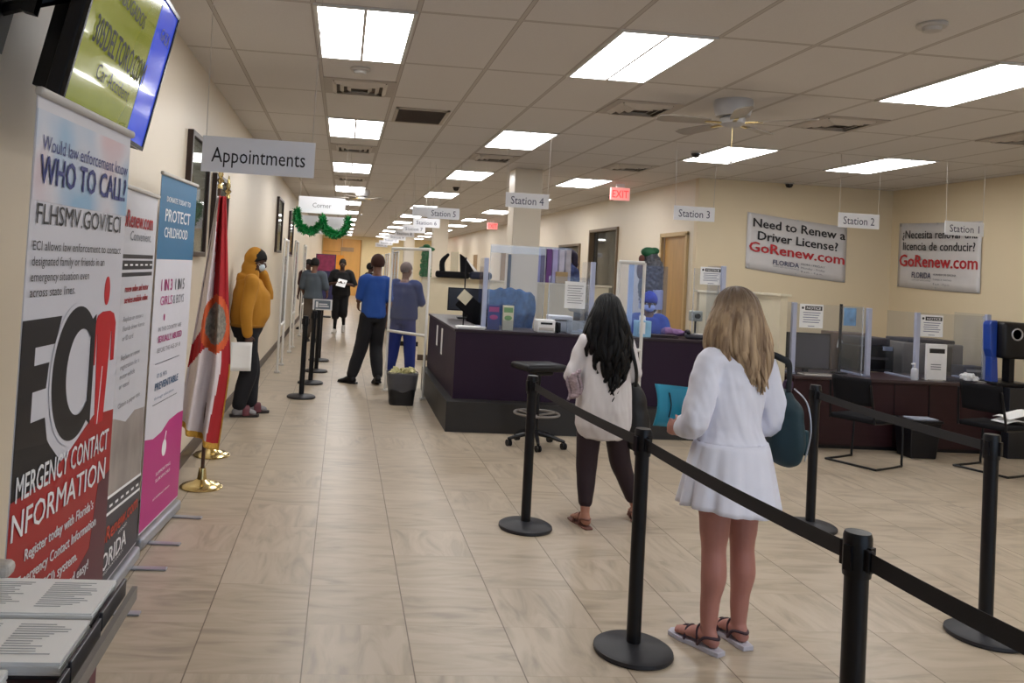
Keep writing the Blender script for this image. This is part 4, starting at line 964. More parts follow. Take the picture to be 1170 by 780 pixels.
g = MB(); g.loft([[(sx*w_, sy*d_, z) for sx, sy in ((-1, -1), (1, -1), (1, 1), (-1, 1))] for z, w_, d_ in ((0, .14, .11), (.38, .17, .14))]); g.build('body', BLACK, t, bevel=.01)
MB().rbox((0, 0, .385), (.37, .31, .03), .012).build('rim', BLACK, t)
stack('magazine_stack', 'leaflets lying on top of the black bin by the service desk', 'papers', (6.12, 8.08, .40), .26, .18, 3, mat('leaf_grey', '#9aa0ae', .5, noise_amt=.3), .02)
o = MB().hprism([(7.5, 7.6), (8.0-.2, 7.5), (7.8, 7.9), (7.55, 7.9)], 0, .006).build('floor_sticker', mat('yellow_tape', '#b7a13a', .6), None); tag(o, 'yellow floor sticker near the right wall', 'sticker')

# drafting stool
t = thing('drafting_stool', 'black drafting stool with a foot ring, behind the left post of the queue', 'stool', (1.98, 7.95, 0), .3)
g = MB(); g.rbox((0, 0, .78), (.46, .36, .07), .03); g.build('seat', BLACK, t, smooth=True)
MB().rbox((.02, 0, .725), (.2, .18, .05), .02).build('seat_bracket', BLACKM, t)
MB().cyl((0, 0, .12), (0, 0, .72), .024).build('gas_column', BLACKM, t, smooth=True)
g = MB(); n = 28; pts = [(.22*math.cos(2*PI*k/n), .22*math.sin(2*PI*k/n), .32) for k in range(n+1)]; g.limb(pts, [.012]*(n+1), n=8, sub=1, cap=False)
for k in range(3): a = k*2*PI/3; g.cyl((0, 0, .30), (.22*math.cos(a), .22*math.sin(a), .32), .009)
g.build('foot_ring', GREY, t, smooth=True)
for k in range(5):
    a = k*2*PI/5+.5; b = MB().limb([(0, 0, .13), (.14*math.cos(a), .14*math.sin(a), .11), (.28*math.cos(a), .28*math.sin(a), .075)], [.028, .022, .016], n=8).build('leg', BLACKM, t, smooth=True)
    g = MB(); x, y = .28*math.cos(a), .28*math.sin(a); g.cyl((x-.022, y, .032), (x-.008, y, .032), .032); g.cyl((x+.008, y, .032), (x+.022, y, .032), .032); g.cyl((x, y, .03), (x, y, .08), .008); g.build('castor', BLACK, b, smooth=True)

# ------------------------------------------------------------------ queue posts
S0 = None
def stanchion(x, y, label, group=None, lean=0):
    global S0
    if S0 is None:
        S0 = thing('queue_post', label, 'queue post', (x, y, 0), 0, group)
        MB().lathe([(0, 0), (.172, 0), (.178, .008), (.176, .022), (.16, .032), (.06, .042), (.036, .05), (0, .05)], 48).build('base', mat('post_base_rubber', '#1a1a20', .5), S0, smooth=True)
        MB().lathe([(0, .04), (.032, .04), (.032, .90), (0, .90)], 24).build('pole', BLACKM, S0, smooth=True)
        g = MB().lathe([(0, .89), (.037, .89), (.038, .90), (.038, 1.0), (.034, 1.012), (0, 1.014)], 28)
        for q in range(4):
            g.box(Matrix.Rotation(q*PI/2+.4, 3, 'Z')@Vector((.04, 0, 0))+Vector((0, 0, .945)), (.014, .022, .07), Matrix.Rotation(q*PI/2+.4, 3, 'Z'))
        g.build('belt_head', BLACKM, S0, smooth=True)
        return S0
    return dup(S0, (x, y, 0), None, label, group)
stanchion(1.303, 5.386, 'black queue post in front of the drafting stool, at the left end of the belt')
stanchion(1.408, 3.642, 'black queue post left of the blonde woman')
stanchion(1.493, 2.203, 'black queue post cut off by the bottom edge, nearest to the viewer')
stanchion(3.40, 5.555, 'black queue post right behind the teal backpack')
stanchion(3.30, 3.846, 'black queue post nearest the right edge, with its round base in full view')
for i, (x, y) in enumerate(((-.428, 10.27), (-.364, 11.48), (-.327, 12.74), (-.33, 14.16))):
    stanchion(x, y, 'black queue post in the aisle near the left wall, %s' % ('nearest of the four', 'second of the four', 'third of the four', 'farthest of the four')[i], 'aisle queue posts')
def belt(a, b, label, z=.945, sag=.012):
    a, b = Vector((*a, z)), Vector((*b, z)); d = (b-a).normalized(); a2 = a+d*.045; b2 = b-d*.045; n = Vector((-d.y, d.x, 0))
    g = MB(); N_ = 24; V = []
    rings = []
    for k in range(N_+1):
        u = k/N_; p = a2.lerp(b2, u); p.z -= sag*4*u*(1-u)
        rings.append([p+n*.0012+Vector((0, 0, .025)), p-n*.0012+Vector((0, 0, .025)), p-n*.0012-Vector((0, 0, .025)), p+n*.0012-Vector((0, 0, .025))])
    g.loft(rings)
    t = thing('queue_belt', label, 'belt', (0, 0, 0)); g.build('webbing', mat('belt_black', '#17161b', .7, nscale=60), t)
    R = Matrix.Rotation(math.atan2(d.y, d.x), 3, 'Z')
    for p in (a2, b2): MB().box(p, (.02, .02, .06), R).build('end_clip', BLACK, t, bevel=.003)
belt((1.303, 5.386), (1.408, 3.642), 'black queue belt passing in front of the dark-haired woman')
belt((1.408, 3.642), (1.493, 2.203), 'black queue belt passing in front of the blonde woman')
belt((1.493, 2.203), (1.60, 1.20), 'black queue belt running out of view at the lower right')
belt((3.40, 5.555), (3.30, 3.846), 'black queue belt in front of the service desk, between the two right-hand posts')
t = thing('post_sign', 'small framed white notice on top of the second aisle queue post', 'sign', (-.26, 11.48, 1.04))
MB().box((0, 0, .06), (.27, .012, .15)).build('frame', WHITE, t, bevel=.003); g = MB(); g.bb(-.11, .11, -.009, -.007, .0, .12); g.build('print_panel', mat('print_dark', '#6f7a86', .5), t)
g = MB(); g.bb(-.05, .09, -.011, -.009, .03, .045); g.bb(-.05, .07, -.011, -.009, .06, .075); g.bb(-.09, -.06, -.011, -.009, .02, .1); g.build('print_lines', TXW, t); MB().cyl((-.1, 0, -.03), (-.1, 0, 0), .01).build('clip', BLACK, t)

# ------------------------------------------------------------------ waste bin with liner by the aisle
t = thing('waste_bin', 'dark waste bin with a clear liner full of paper, beside the plum counter', 'bin', (.80, 10.08, 0))
def sq(z, a, b, wob=0):
    R = []
    for k in range(32):
        th = 2*PI*k/32; c, s = math.cos(th), math.sin(th); r = 1/(abs(c)**5+abs(s)**5)**.2
        R.append(Vector((a*r*c, b*r*s, z+wob*math.sin(th*5))))
    return R
MB().loft([sq(0, .145, .12), sq(.02, .15, .125), sq(.38, .185, .155)]).build('body', mat('bin_charcoal', '#131318', .5), t, smooth=True)
g = MB(); R = [sq(.18, .172, .146, .02), sq(.28, .185, .158, .004), sq(.395, .197, .167, .004), sq(.40, .180, .15, .004), sq(.34, .175, .145)]; g.loft(R, cap=False); g.build('liner', mat('liner_grey', '#77777e', .35, noise_amt=.2, nscale=30, alpha=.45), t, smooth=True)
g = MB(); rnd = random.Random(2)
for k in range(46):
    c = Vector((rnd.uniform(-.13, .13), rnd.uniform(-.1, .1), .36+rnd.uniform(0, .07))); R_m = Matrix.Rotation(rnd.uniform(0, 3), 3, 'X')@Matrix.Rotation(rnd.uniform(0, 3), 3, 'Z')
    g.sheet(lambda u, v: c+R_m@Vector(((u-.5)*.08, (v-.5)*.05, .015*math.sin(u*5+v*4))), 3, 3)
g.build('crumpled_paper', mat('waste_paper', '#c9c28e', .7, noise_amt=.3, nscale=20), t, smooth='all', solid=.002)

# ------------------------------------------------------------------ flag
def flagstand(x, y, label):
    t = thing('flag_stand', label, 'flag stand', (x, y, 0))
    MB().lathe([(0, 0), (.15, 0), (.155, .008), (.14, .02), (.10, .03), (.06, .045), (.035, .06), (.03, .1), (.024, .14), (0, .14)], 36).build('base', BRASS, t, smooth=True)
    MB().cyl((0, 0, .1), (.0, 0, 2.2), .014).build('pole', mat('pole_oak', '#4a2f22', .4), t, smooth=True)
    MB().lathe([(0, 2.19), (.02, 2.19), (.02, 2.22), (.012, 2.23), (.03, 2.25), (.012, 2.27), (.02, 2.29), (.006, 2.38), (0, 2.39)], 16).build('finial', BRASS, t, smooth=True)
    return t
flagstand(-.94, 6.14, 'brass-based flag pole carrying the white and red flag')
flagstand(-1.02, 7.12, 'second brass-based flag pole, behind the white and red flag')
FW = mat('flag_white', '#d9cfd0', .75, noise_amt=.04); FR = mat('flag_red', '#a3161f', .75, noise_amt=.08); FG = mat('flag_gold', '#c99a3c', .7, noise_amt=.3, nscale=60)
FO = mat('flag_orange', '#cf5a2e', .75, noise_amt=.12, nscale=20); FS = mat('flag_seal', '#7d786e', .75, noise_amt=.5, nscale=34)
def flag():
    zt, nu, nv = 2.13, 60, 120
    def edges(z):
        k = (zt-z)/zt
        xl = -.945-.19*min(1, (zt-z)/1.7)*1.0
        xr = -.885+.10*min(1, (zt-z)/1.2) - (.045*max(0, (.83-z)/.5))
        return xl, xr
    def P(u, v):
        zb = .455-.19*u; z = zt+(zb-zt)*v
        xl, xr = edges(z); amp = .02+.05*v
        return Vector((xl+(xr-xl)*u, 6.10+amp*math.sin(u*2*PI*2.3+.6*math.sin(v*3))+.015*math.sin(u*2*PI*5+v*2)-.03, z))
    def colr(u, v):
        z = P(u, v).z
        du = (u-.62)/.40; dz = (z-1.20)/.215; rr = du*du+dz*dz
        if u > .97 and z < .9: return 2
        if v > .975: return 2
        if rr < 1: return 4 if rr < .52 else 3
        if z > 1.2 and u > .44+.0*(z-1.2) - .22*max(0, z-1.5): return 1
        if z < 1.15 and u > .80-.12*max(0, .9-z): return 1
        if z < 1.22 and abs((z-.98)-(u-.05)*.45) < .085+.05*u and u < .75: return 1
        return 0
    g = MB(); vs = [P(i/nu, j/nv) for j in range(nv+1) for i in range(nu+1)]; g.v = [tuple(p) for p in vs]
    for j in range(nv):
        for i in range(nu):
            g.f.append((j*(nu+1)+i, j*(nu+1)+i+1, (j+1)*(nu+1)+i+1, (j+1)*(nu+1)+i)); g.m.append(colr((i+.5)/nu, (j+.5)/nv))
    return g
o = flag().build('flag', [FW, FR, FG, FO, FS], None, smooth='all', solid=.004)
tag(o, 'white flag with red cross bars, round seal and gold fringe hanging in folds', 'flag')

# ------------------------------------------------------------------ wall banners
def wall_banner(name, label, origin, rz, W, H, slope, lines):
    t = thing(name, label, 'banner', origin, rz)
    g = MB(); g.sheet(lambda u, v: (u*W+.0, -.012+.006*math.sin(u*5)*math.sin(v*3), -v*H*(1-.06*u*0)-slope*u*W+.008*math.sin(u*PI)*(-1)), 20, 8)
    g.build('sheet', mat('vinyl_banner', '#cdc9c8', .35, noise_amt=.03), t, smooth='all', solid=.002)
    g = MB()
    for u, v in ((.02, .03), (.5, .02), (.98, .03), (.02, .97), (.5, .97), (.98, .97)): g.prism(circ(u*W, -v*H-slope*u*W, .012, .012, 10), -.022, -.018)
    g.build('grommets', STEEL, t)
    groups = {}
    for s, x, z, h, wd, m, b in lines: groups.setdefault(m.name, [m, Lines()]); text(groups[m.name][1], s, x*W, -z*H-slope*x*W, h, wd*W, y=-.022, bold=b, slope=-slope)
    for m, g in groups.values(): g.build('lettering', m, t)
wall_banner('wall_banner', 'large white wall banner in English: Need to Renew a Driver License?', (5.66, YB, 2.74), 0, 1.50, .80, .085,
    [('Need to Renew a', .06, .24, .125, .92, TXK, .03), ('Driver License?', .11, .46, .125, .80, TXK, .03), ('GoRenew.com', .03, .68, .14, .95, TXR, .035),
     ('FLORIDA', .27, .86, .07, .26, TXN2, .02), ('HIGHWAY SAFETY AND MOTOR VEHICLES', .27, .90, .018, .26, TXG, 0), ('MON - FRIDAY', .55, .80, .03, .24, TXG, .01), ('Monday - Friday', .55, .865, .03, .24, TXG, 0), ('8 a.m. - 4 p.m.', .55, .93, .03, .22, TXG, 0)])
wall_banner('wall_banner', 'large white wall banner in Spanish: ¿Necesita renovar una licencia de conducir?', (XR, 10.92, 2.70), -PI/2, 1.52, .90, .03,
    [('¿Necesita renovar una', .06, .24, .115, .90, TXK, .02), ('licencia de conducir?', .07, .42, .115, .87, TXK, .02), ('GoRenew.com', .03, .67, .165, .94, TXR, .035),
     ('FLORIDA', .20, .84, .08, .24, TXN2, .02), ('HIGHWAY SAFETY AND MOTOR VEHICLES', .20, .885, .018, .24, TXG, 0), ('HORARIO DE OFICINA', .47, .79, .028, .27, TXG, .01), ('Lunes a viernes', .47, .86, .03, .22, TXG, 0), ('8 a.m. - 4 p.m.', .47, .93, .03, .2, TXG, 0)])

# ------------------------------------------------------------------ the hall beyond
def far_station(y, label, n):
    t = thing('service_counter', label, 'counter', (1.2, y, 0), 0, 'service counters down the aisle')
    MB().bb(0, .04, 0, 2.2, .1, 1.03).build('front_panel', mat('far_counter', '#8d8170', .5), t); MB().bb(-.03, .7, -.02, 2.22, 1.03, 1.06).build('counter_top', COUNTERTOP, t); MB().bb(.04, .6, 0, .04, .1, 1.03).build('end_panel', CREAM, t); MB().bb(.03, .6, .02, 2.18, 0, .1).build('plinth', BLACK, t)
    for k in range(2): pvc_frame((1.17, y+.1+k*1.1), (1.17, y+1.0+k*1.1), .95, '%s pipe frame screen on the %s' % (('near', 'far')[k], label), 0.02, 'pipe frame screens on the far counters', floor=False, z=1.06)
for k, y in enumerate((17.5, 21.0, 24.5, 28.5, 32.5)): far_station(y, '%s service counter down the aisle beyond the pipe frame' % ORD[k], k)
t = thing('poster_stand', 'dark poster with red and blue pictures near the far end of the left wall', 'poster', (-.55, 25.5, 0))
MB().box((0, 0, .02), (.5, .4, .04)).build('foot', BLACK, t); MB().box((0, 0, 1.15), (.62, .03, 1.6)).build('board', mat('poster_navy', '#2b2a5a', .5, noise_amt=.5, nscale=5), t); MB().box((0, -.02, 1.68), (.56, .01, .5)).build('red_picture', mat('poster_red', '#8a2a50', .5, noise_amt=.4, nscale=6), t); MB().box((0, .03, .5), (.04, .03, 1)).build('post', BLACK, t)
o = MB().box((-.28, YF-.09, 1.75), (.55, .02, .75)).build('wall_poster', mat('poster_orange', '#e89a2c', .5), None); tag(o, 'orange poster on the far doors', 'poster')
o = MB().box((0.15, YF-.09, 2.45), (.7, .02, .22)).build('wall_sign', mat('sign_tan', '#a88a66', .5), None); tag(o, 'small tan sign above the orange poster on the far doors', 'sign')
o = MB().box((4.90, 22.0, 2.32), (.02, .9, .12)).build('wall_sign', mat('sign_olive', '#8a8468', .5), None); tag(o, 'narrow dull sign high on the inner wall beyond the second column', 'sign')
# ------------------------------------------------------------------ people
SK_FAIR = mat('skin_fair', '#ab756a', .5, noise_amt=.04); SK_TAN = mat('skin_tan', '#a87560', .5, noise_amt=.04)
SK_DARK = mat('skin_dark', '#4a2f26', .5, noise_amt=.05); SK_MID = mat('skin_mid', '#6f4a3a', .5, noise_amt=.05)
EYEW = mat('eye_white', '#dcd8d2', .3); EYEB = mat('eye_dark', '#1a1210', .2)
def std(H=1.7, fem=False):
    s = H/1.7; w = .165 if fem else .185
    J = {'H': H, 's': s, 'spine': [(0, 0, .79), (0, -.005, .90), (0, 0, 1.04), (0, .012, 1.23), (0, -.005, 1.36), (0, -.012, 1.44)],
         'tw': [(.12, .09), (.172, .115) if fem else (.165, .11), (.125, .09) if fem else (.145, .10), (.145, .105) if fem else (.168, .12), (.13, .08) if fem else (.155, .085), (.058, .055)],
         'head': (0, .012, 1.585), 'yaw': 0, 'pitch': 0, 'nod': 0}
    for sd, n in ((-1, 'L'), (1, 'R')):
        J['sh'+n] = (sd*w, -.01, 1.365); J['el'+n] = (sd*(w+.05), -.02, 1.09); J['wr'+n] = (sd*(w+.055), .03, .85)
        J['hd'+n] = ((0, .15, -1), (-sd*1.0, .1, 0), .5)      # finger direction, palm direction, curl
        J['hip'+n] = (sd*.085, 0, .87); J['kn'+n] = (sd*.09, .012, .465); J['an'+n] = (sd*.09, -.015, .085); J['ft'+n] = (sd*8, 0)   # toe yaw deg, pitch
    for k, v in list(J.items()):
        if isinstance(v, tuple) and len(v) == 3 and k[:2] in ('sh', 'el', 'wr', 'hi', 'kn', 'an', 'he'): J[k] = tuple(a*s for a in v)
    J['spine'] = [tuple(a*s for a in p) for p in J['spine']]; J['tw'] = [tuple(a*s for a in p) for p in J['tw']]
    return J
def part(path, f):
    P = [Vector(p) for p in path]; out = [P[0]]
    for i in range(len(P)-1):
        if f >= i+1: out.append(P[i+1])
        else: out.append(P[i].lerp(P[i+1], f-i)); break
    return out
def torso(mb, J, infl=0, lo=0, hi=5, n=24, scale=None):
    S = J['spine']; T = J['tw']; rings = []; tw = J.get('twist', 0)
    for k in range(int((hi-lo)*4)+1):
        t = lo+k/4; i = min(int(t), 4); f = t-i; f2 = f*f*(3-2*f)
        c = Vector(S[i]).lerp(Vector(S[i+1]), f); a = T[i][0]*(1-f2)+T[i+1][0]*f2+infl; b = T[i][1]*(1-f2)+T[i+1][1]*f2+infl
        if scale: q = scale(t); a *= q; b *= q
        R = Matrix.Rotation(tw*t/5, 3, 'Z')
        rings.append([c+R@Vector((a*math.cos(2*PI*m/n), b*math.sin(2*PI*m/n), 0)) for m in range(n)])
    mb.loft(rings)
def hand(mb, w_, d, pn, curl, s=1, sd=1):
    w_, d, pn = Vector(w_), Vector(d).normalized(), Vector(pn); pn = (pn-d*pn.dot(d)).normalized(); l = d.cross(pn)*sd
    mb.limb([w_-d*.02*s, w_+d*.02*s, w_+d*.055*s, w_+d*.09*s], [.022*s, .018*s, .018*s, .014*s], n=12, sub=3, flat=[1.15, 1.7, 2.2, 2.5], flatdir=l)
    for k, (o, L) in enumerate(((-.031, .056), (-.011, .070), (.010, .076), (.030, .068))):
        p = w_+d*.085*s-l*o*s; dd = d.copy(); pts = [p-d*.015*s, p]; 
        for q, fl in enumerate((.42, .33, .25)):
            a = curl*(.6+.5*q); rot = Matrix.Rotation(a, 3, d.cross(pn)); dd = (rot@dd).normalized(); p = p+dd*L*fl*s; pts.append(p)
        mb.limb(pts, [.0095*s, .0095*s, .009*s, .0082*s, .007*s], n=8, sub=2)
    p = w_+d*.02*s+l*.022*s; q = p+(d*.6+l*.75+pn*.25).normalized()*.04*s; r = q+(d*.9+l*.25+pn*.35*max(.3, curl)).normalized()*.032*s
    mb.limb([p, q, r], [.014*s, .011*s, .008*s], n=8, sub=3)
def headrot(J): return Matrix.Rotation(J['yaw'], 3, 'Z')@Matrix.Rotation(J['nod'], 3, 'X')
def make_body(J, root, skin, vox=.009, feet=True, k=1, hands='LR', fk=1):
    s = J['s']; mb = MB(); torso(mb, J, 0)
    hc = Vector(J['head']); R = headrot(J); nb = Vector(J['spine'][5])
    mb.limb([nb-Vector((0, 0, .05*s)), nb.lerp(hc, .35), hc+R@Vector((0, -.015*s, -.02*s))], [.062*s, .052*s, .055*s], n=14)
    mb.ell(hc+R@Vector((0, -.012, .022))*s, (.076*s, .095*s, .094*s), R, 20, 14)
    mb.ell(hc+R@Vector((0, .022, -.035))*s, (.060*s, .070*s, .086*s), R, 20, 14)
    mb.ell(hc+R@Vector((0, .055, -.085))*s, (.030*s, .030*s, .026*s), R)
    mb.limb([hc+R@Vector((0, .086, .018))*s, hc+R@Vector((0, .100, -.005))*s, hc+R@Vector((0, .108, -.022))*s], [.010*s, .013*s, .017*s], n=8)
    mb.ell(hc+R@Vector((0, .087, .038))*s, (.05*s, .012*s, .012*s), R)
    mb.ell(hc+R@Vector((0, .090, -.052))*s, (.026*s, .012*s, .008*s), R); mb.ell(hc+R@Vector((0, .088, -.062))*s, (.023*s, .012*s, .008*s), R)
    for sd in (-1, 1): mb.ell(hc+R@Vector((sd*.078, -.008, -.008))*s, (.012*s, .022*s, .033*s), R)
    for n in 'LR':
        sd = 1 if n == 'R' else -1
        a, b, c = Vector(J['sh'+n]), Vector(J['el'+n]), Vector(J['wr'+n])
        mb.limb([a+Vector((-sd*.05, 0, .015))*s, a, a.lerp(b, .35), b, b.lerp(c, .3), c], [x*s*k for x in (.05, .052, .046, .037, .037, .026)], n=14)
        if n in hands:
            d, pn, cu = J['hd'+n]; hand(mb, c, d, pn, cu, s, sd)
        a, b, c = Vector(J['hip'+n]), Vector(J['kn'+n]), Vector(J['an'+n])
        back = J.get('calfdir', Vector((0, -1, 0)))
        mb.limb([a, a.lerp(b, .3), a.lerp(b, .7), b, b.lerp(c, .3)+Vector(back)*.012*s, b.lerp(c, .65), c], [x*s*k*J.get('legk', 1) for x in (.092, .083, .064, .052, .054, .041, .033)], n=16)
        yw, pt = J['ft'+n]; Rf = Matrix.Rotation(math.radians(-yw), 3, 'Z')@Matrix.Rotation(math.radians(pt), 3, 'X')
        if feet:
            q = lambda x, y, z: c+Rf@(Vector((x, y, z))*s*fk)
            mb.limb([c, q(0, -.02, -.035), q(0, -.03, -.048)], [.034*s, .034*s, .032*s], n=12, sub=2)
            mb.limb([q(0, -.03, -.048), q(0, .04, -.035), q(0, .11, -.052), q(0, .165, -.062)], [.034*s*fk, .034*s*fk, .024*s, .016*s], n=14, sub=4, flat=[1, 1.05, 1.9, 2.3], flatdir=Rf@Vector((1, 0, 0)))
            for i in range(5): mb.limb([q((i-2)*.016, .15, -.062), q((i-2)*.018, .195-.012*abs(i-2+sd*.9), -.067)], [.011*s, .009*s], n=8, sub=2)
    o = remesh('body', mb, vox, skin, root, 3)
    for sd in (-1, 1):
        g = MB(); e = MB(); g.ell(hc+R@Vector((sd*.031, .080, .012))*s, (.014*s, .010*s, .008*s), R, 12, 8); e.ell(hc+R@Vector((sd*.031, .087, .012))*s, (.006*s, .005*s, .006*s), R, 10, 6)
        e.build('pupil', EYEB, g.build('eye', EYEW, root, smooth=True), smooth=True)
    return o
def top(J, root, m, name='shirt', infl=.018, lo=1, sleeve=1.0, sr=.014, vox=.012, wr=.006, fl=0, hi=4.7, sw=1):
    s = J['s']; mb = MB(); torso(mb, J, infl*s, lo, hi, scale=(lambda t: 1+fl*max(0, 2.6-t)) if fl else None)
    for n in 'LR':
        sd = 1 if n == 'R' else -1
        P = part([J['sh'+n], J['el'+n], J['wr'+n]], sleeve); r = [.052, .040, .03]
        pts = [Vector(J['sh'+n])+Vector((-sd*.07, 0, .015))*s]+[P[0], P[0].lerp(P[1], .4)]+P[1:]
        rr = [.055, .057, .053]+[r[min(i+1, 2)]+.006 for i in range(len(P)-1)]
        mb.limb(pts, [x*s*sw+sr for x in rr], n=16)
    return remesh(name, mb, vox, m, root, 4, wr, 7, (1, 1, .5))
def pants(J, root, m, name='trousers', infl=.014, frac=1.9, vox=.012, wr=.005, hi=1.6, flare=0):
    s = J['s']; mb = MB(); torso(mb, J, infl*s, 0, hi)
    for n in 'LR':
        P = part([J['hip'+n], J['kn'+n], J['an'+n]], frac)
        r = [.097, .060+flare*.4, .042+flare]
        if frac > 1: pts = [P[0], P[0].lerp(P[1], .4), P[1], P[1].lerp(P[2], .5), P[2]]; rr = [.097, .085, .073+flare*.4, .060+flare*.7, .042+flare+(2-frac)*.01]
        else: pts = [P[0], P[0].lerp(P[1], .5), P[1]]; rr = [.097, .088+flare, .075+flare]
        mb.limb(pts, [x*s+infl*.7 for x in rr], n=16)
    return remesh(name, mb, vox, m, root, 4, wr, 7, (1, 1, .5))
def shoes(J, root, m, name='shoe', k=1, sole=None):
    s = J['s']
    for n in 'LR':
        c = Vector(J['an'+n]); yw, pt = J['ft'+n]; Rf = Matrix.Rotation(math.radians(-yw), 3, 'Z')@Matrix.Rotation(math.radians(pt), 3, 'X')
        q = lambda x, y, z: c+Rf@(Vector((x, y, z))*s)
        mb = MB(); mb.limb([q(0, -.035, -.04), q(0, .04, -.03), q(0, .12, -.05), q(0, .19, -.058)], [.043*k*s, .043*k*s, .032*s, .022*s], n=14, flat=[1, 1, 1.5, 1.8], flatdir=Rf@Vector((1, 0, 0)))
        mb.limb([q(0, -.02, .0), q(0, -.025, -.04)], [.04*s, .043*s], n=12)
        o = remesh(name, mb, .008, m, root, 3)
        g = MB(); pts = [(-.03, -.085), (.03, -.085), (.042, -.03), (.038, .04), (.05, .13), (.042, .2), (.0, .222), (-.042, .2), (-.05, .13), (-.038, .04), (-.042, -.03)]
        vs = [q(x, y, z) for z in (-.088, -.068) for x, y in pts]; nn = len(pts)
        g.add(vs, [tuple(range(nn-1, -1, -1)), tuple(range(nn, 2*nn))]+[(i, (i+1) % nn, (i+1) % nn+nn, i+nn) for i in range(nn)])
        g.build('sole', sole or BLACK, o)
def short_hair(J, root, m, thick=.012, down=-.02, front=.03, name='hair', bald=False):
    s = J['s']; hc = Vector(J['head']); R = headrot(J); g = MB(); n = 30; rings = []
    for i in range(9):
        a = PI/2*(i/8); ring = []
        for k in range(n):
            th = 2*PI*k/n; fwd = math.sin(th)          # +1 at the forehead
            lowz = down+ (front-down)*max(0, fwd)**.6 if fwd > 0 else down-.02*(-fwd)
            zz = lowz+(.094+thick+.022-lowz)*math.sin(a)
            kk = math.sqrt(max(0, 1-((zz-.022)/(.094+thick+.001))**2))
            ring.append(hc+R@(Vector(((.076+thick)*kk*math.cos(th), -.012+(.095+thick)*kk*math.sin(th), zz))*s))
        rings.append(ring)
    g.loft(rings); o = g.build(name, m, root, smooth='all')
    for v in o.data.vertices: v.co += (v.co-hc).normalized()*noise.noise(v.co*60)*.004
    return o
def long_hair(J, root, m, length, width, seed, wave=.012, depth=.12, count=230, part_side=.3, spread=None, curl=8, tipw=.5, gap=52, fx=0):
    """strands laid over the skull from the parting and falling; parameters in metres"""
    s = J['s']; hc = Vector(J['head']); R = headrot(J); rnd = random.Random(seed); g = MB()
    g.ell(hc+R@Vector((0, -.018, .024))*s, (.083*s, .098*s, .100*s), R, 20, 14)
    for i in range(count):
        az = rnd.uniform(gap, 360-gap) if i > count*.25 else rnd.choice((-1, 1))*rnd.uniform(gap, gap+40) % 360
        a = math.radians(az)+PI/2           # 0 is the face direction (+y)
        dx, dy = math.cos(a), math.sin(a); lay = rnd.uniform(0, 1)
        rr = 1.0+.10*lay; pts = []; rad = []
        ph = rnd.uniform(0, 6.3); L = length*(rnd.uniform(.82, 1.0)) * (1-.12*abs(math.sin(a+PI/2)))
        for q in range(5):
            b = PI/2*(1-q/4.5); k = math.cos(b)
            pts.append(hc+R@(Vector((dx*.086*rr*k, -.018+dy*.104*rr*k, .026+.104*rr*math.sin(b)))*s)); rad.append(.004+.006*q/4)
        e = pts[-1]; ex = Vector((dx, dy, 0)); ex = R@ex
        zt = e.z; n = 7
        for q in range(1, n+1):
            t = q/n; z = zt-(zt-(hc.z-L))*t
            k = math.sin(min(1, t*1.6)*PI/2)
            wdt = .086*rr+(width/2*(.75+.35*lay)-.086*rr)*k; dpt = .104*rr+(depth*(.8+.3*lay)-.104*rr)*k
            wdt *= 1-(1-tipw)*max(0, t-.55)/.45
            x = hc.x+fx*t*t+ex.x*wdt*s; y = hc.y-.018+ex.y*dpt*s
            if ex.y > 0: y -= .03*k*ex.y
            w1 = wave*t*math.sin(curl*t+ph); w2 = wave*t*math.cos(curl*.8*t+ph*1.7)
            pts.append(Vector((x+w1, y+w2, z))); rad.append((.011+.004*lay)*(1-.55*max(0, t-.5)*2))
        rad[-1] = .002
        g.limb(pts, rad, n=6, sub=2, flat=[1.0]*4+[1.5]*(len(pts)-4), flatdir=Vector((-dy, dx, 0)), cap=True)
    return g.build('hair', m, root, smooth='all')
def hair_mat(name, c1, c2, c3, zr):
    m = bpy.data.materials.new(name); m.use_nodes = True; nt = m.node_tree; b = nt.nodes['Principled BSDF']
    tc = nt.nodes.new('ShaderNodeTexCoord'); mp = nt.nodes.new('ShaderNodeMapping'); mp.inputs['Scale'].default_value = (45, 45, 3); nt.links.new(tc.outputs['Object'], mp.inputs[0])
    nz = nt.nodes.new('ShaderNodeTexNoise'); nz.inputs['Scale'].default_value = 1; nz.inputs['Detail'].default_value = 4; nt.links.new(mp.outputs[0], nz.inputs[0])
    cr = nt.nodes.new('ShaderNodeValToRGB'); e = cr.color_ramp.elements; e[0].position = .36; e[0].color = lin(c2); e[1].position = .62; e[1].color = lin(c3); nt.links.new(nz.outputs[0], cr.inputs[0])
    sp = nt.nodes.new('ShaderNodeSeparateXYZ'); nt.links.new(tc.outputs['Object'], sp.inputs[0])
    mr = nt.nodes.new('ShaderNodeMapRange'); nt.links.new(sp.outputs[2], mr.inputs[0]); mr.inputs[1].default_value = zr[0]; mr.inputs[2].default_value = zr[1]
    ad = mathn(nt, 'ADD', mr.outputs[0], mathn(nt, 'MULTIPLY_ADD', nz.outputs[0], .9, -.45)); ad.node.use_clamp = True
    nt.links.new(mixc(nt, ad, cr.outputs[0], lin(c1)), b.inputs['Base Color']); b.inputs['Roughness'].default_value = .48; b.inputs['Specular IOR Level'].default_value = .2
    return m
def person(name, label, x, y, rz, group=None):
    return thing('person', label, 'person', (x, y, 0), rz, group)

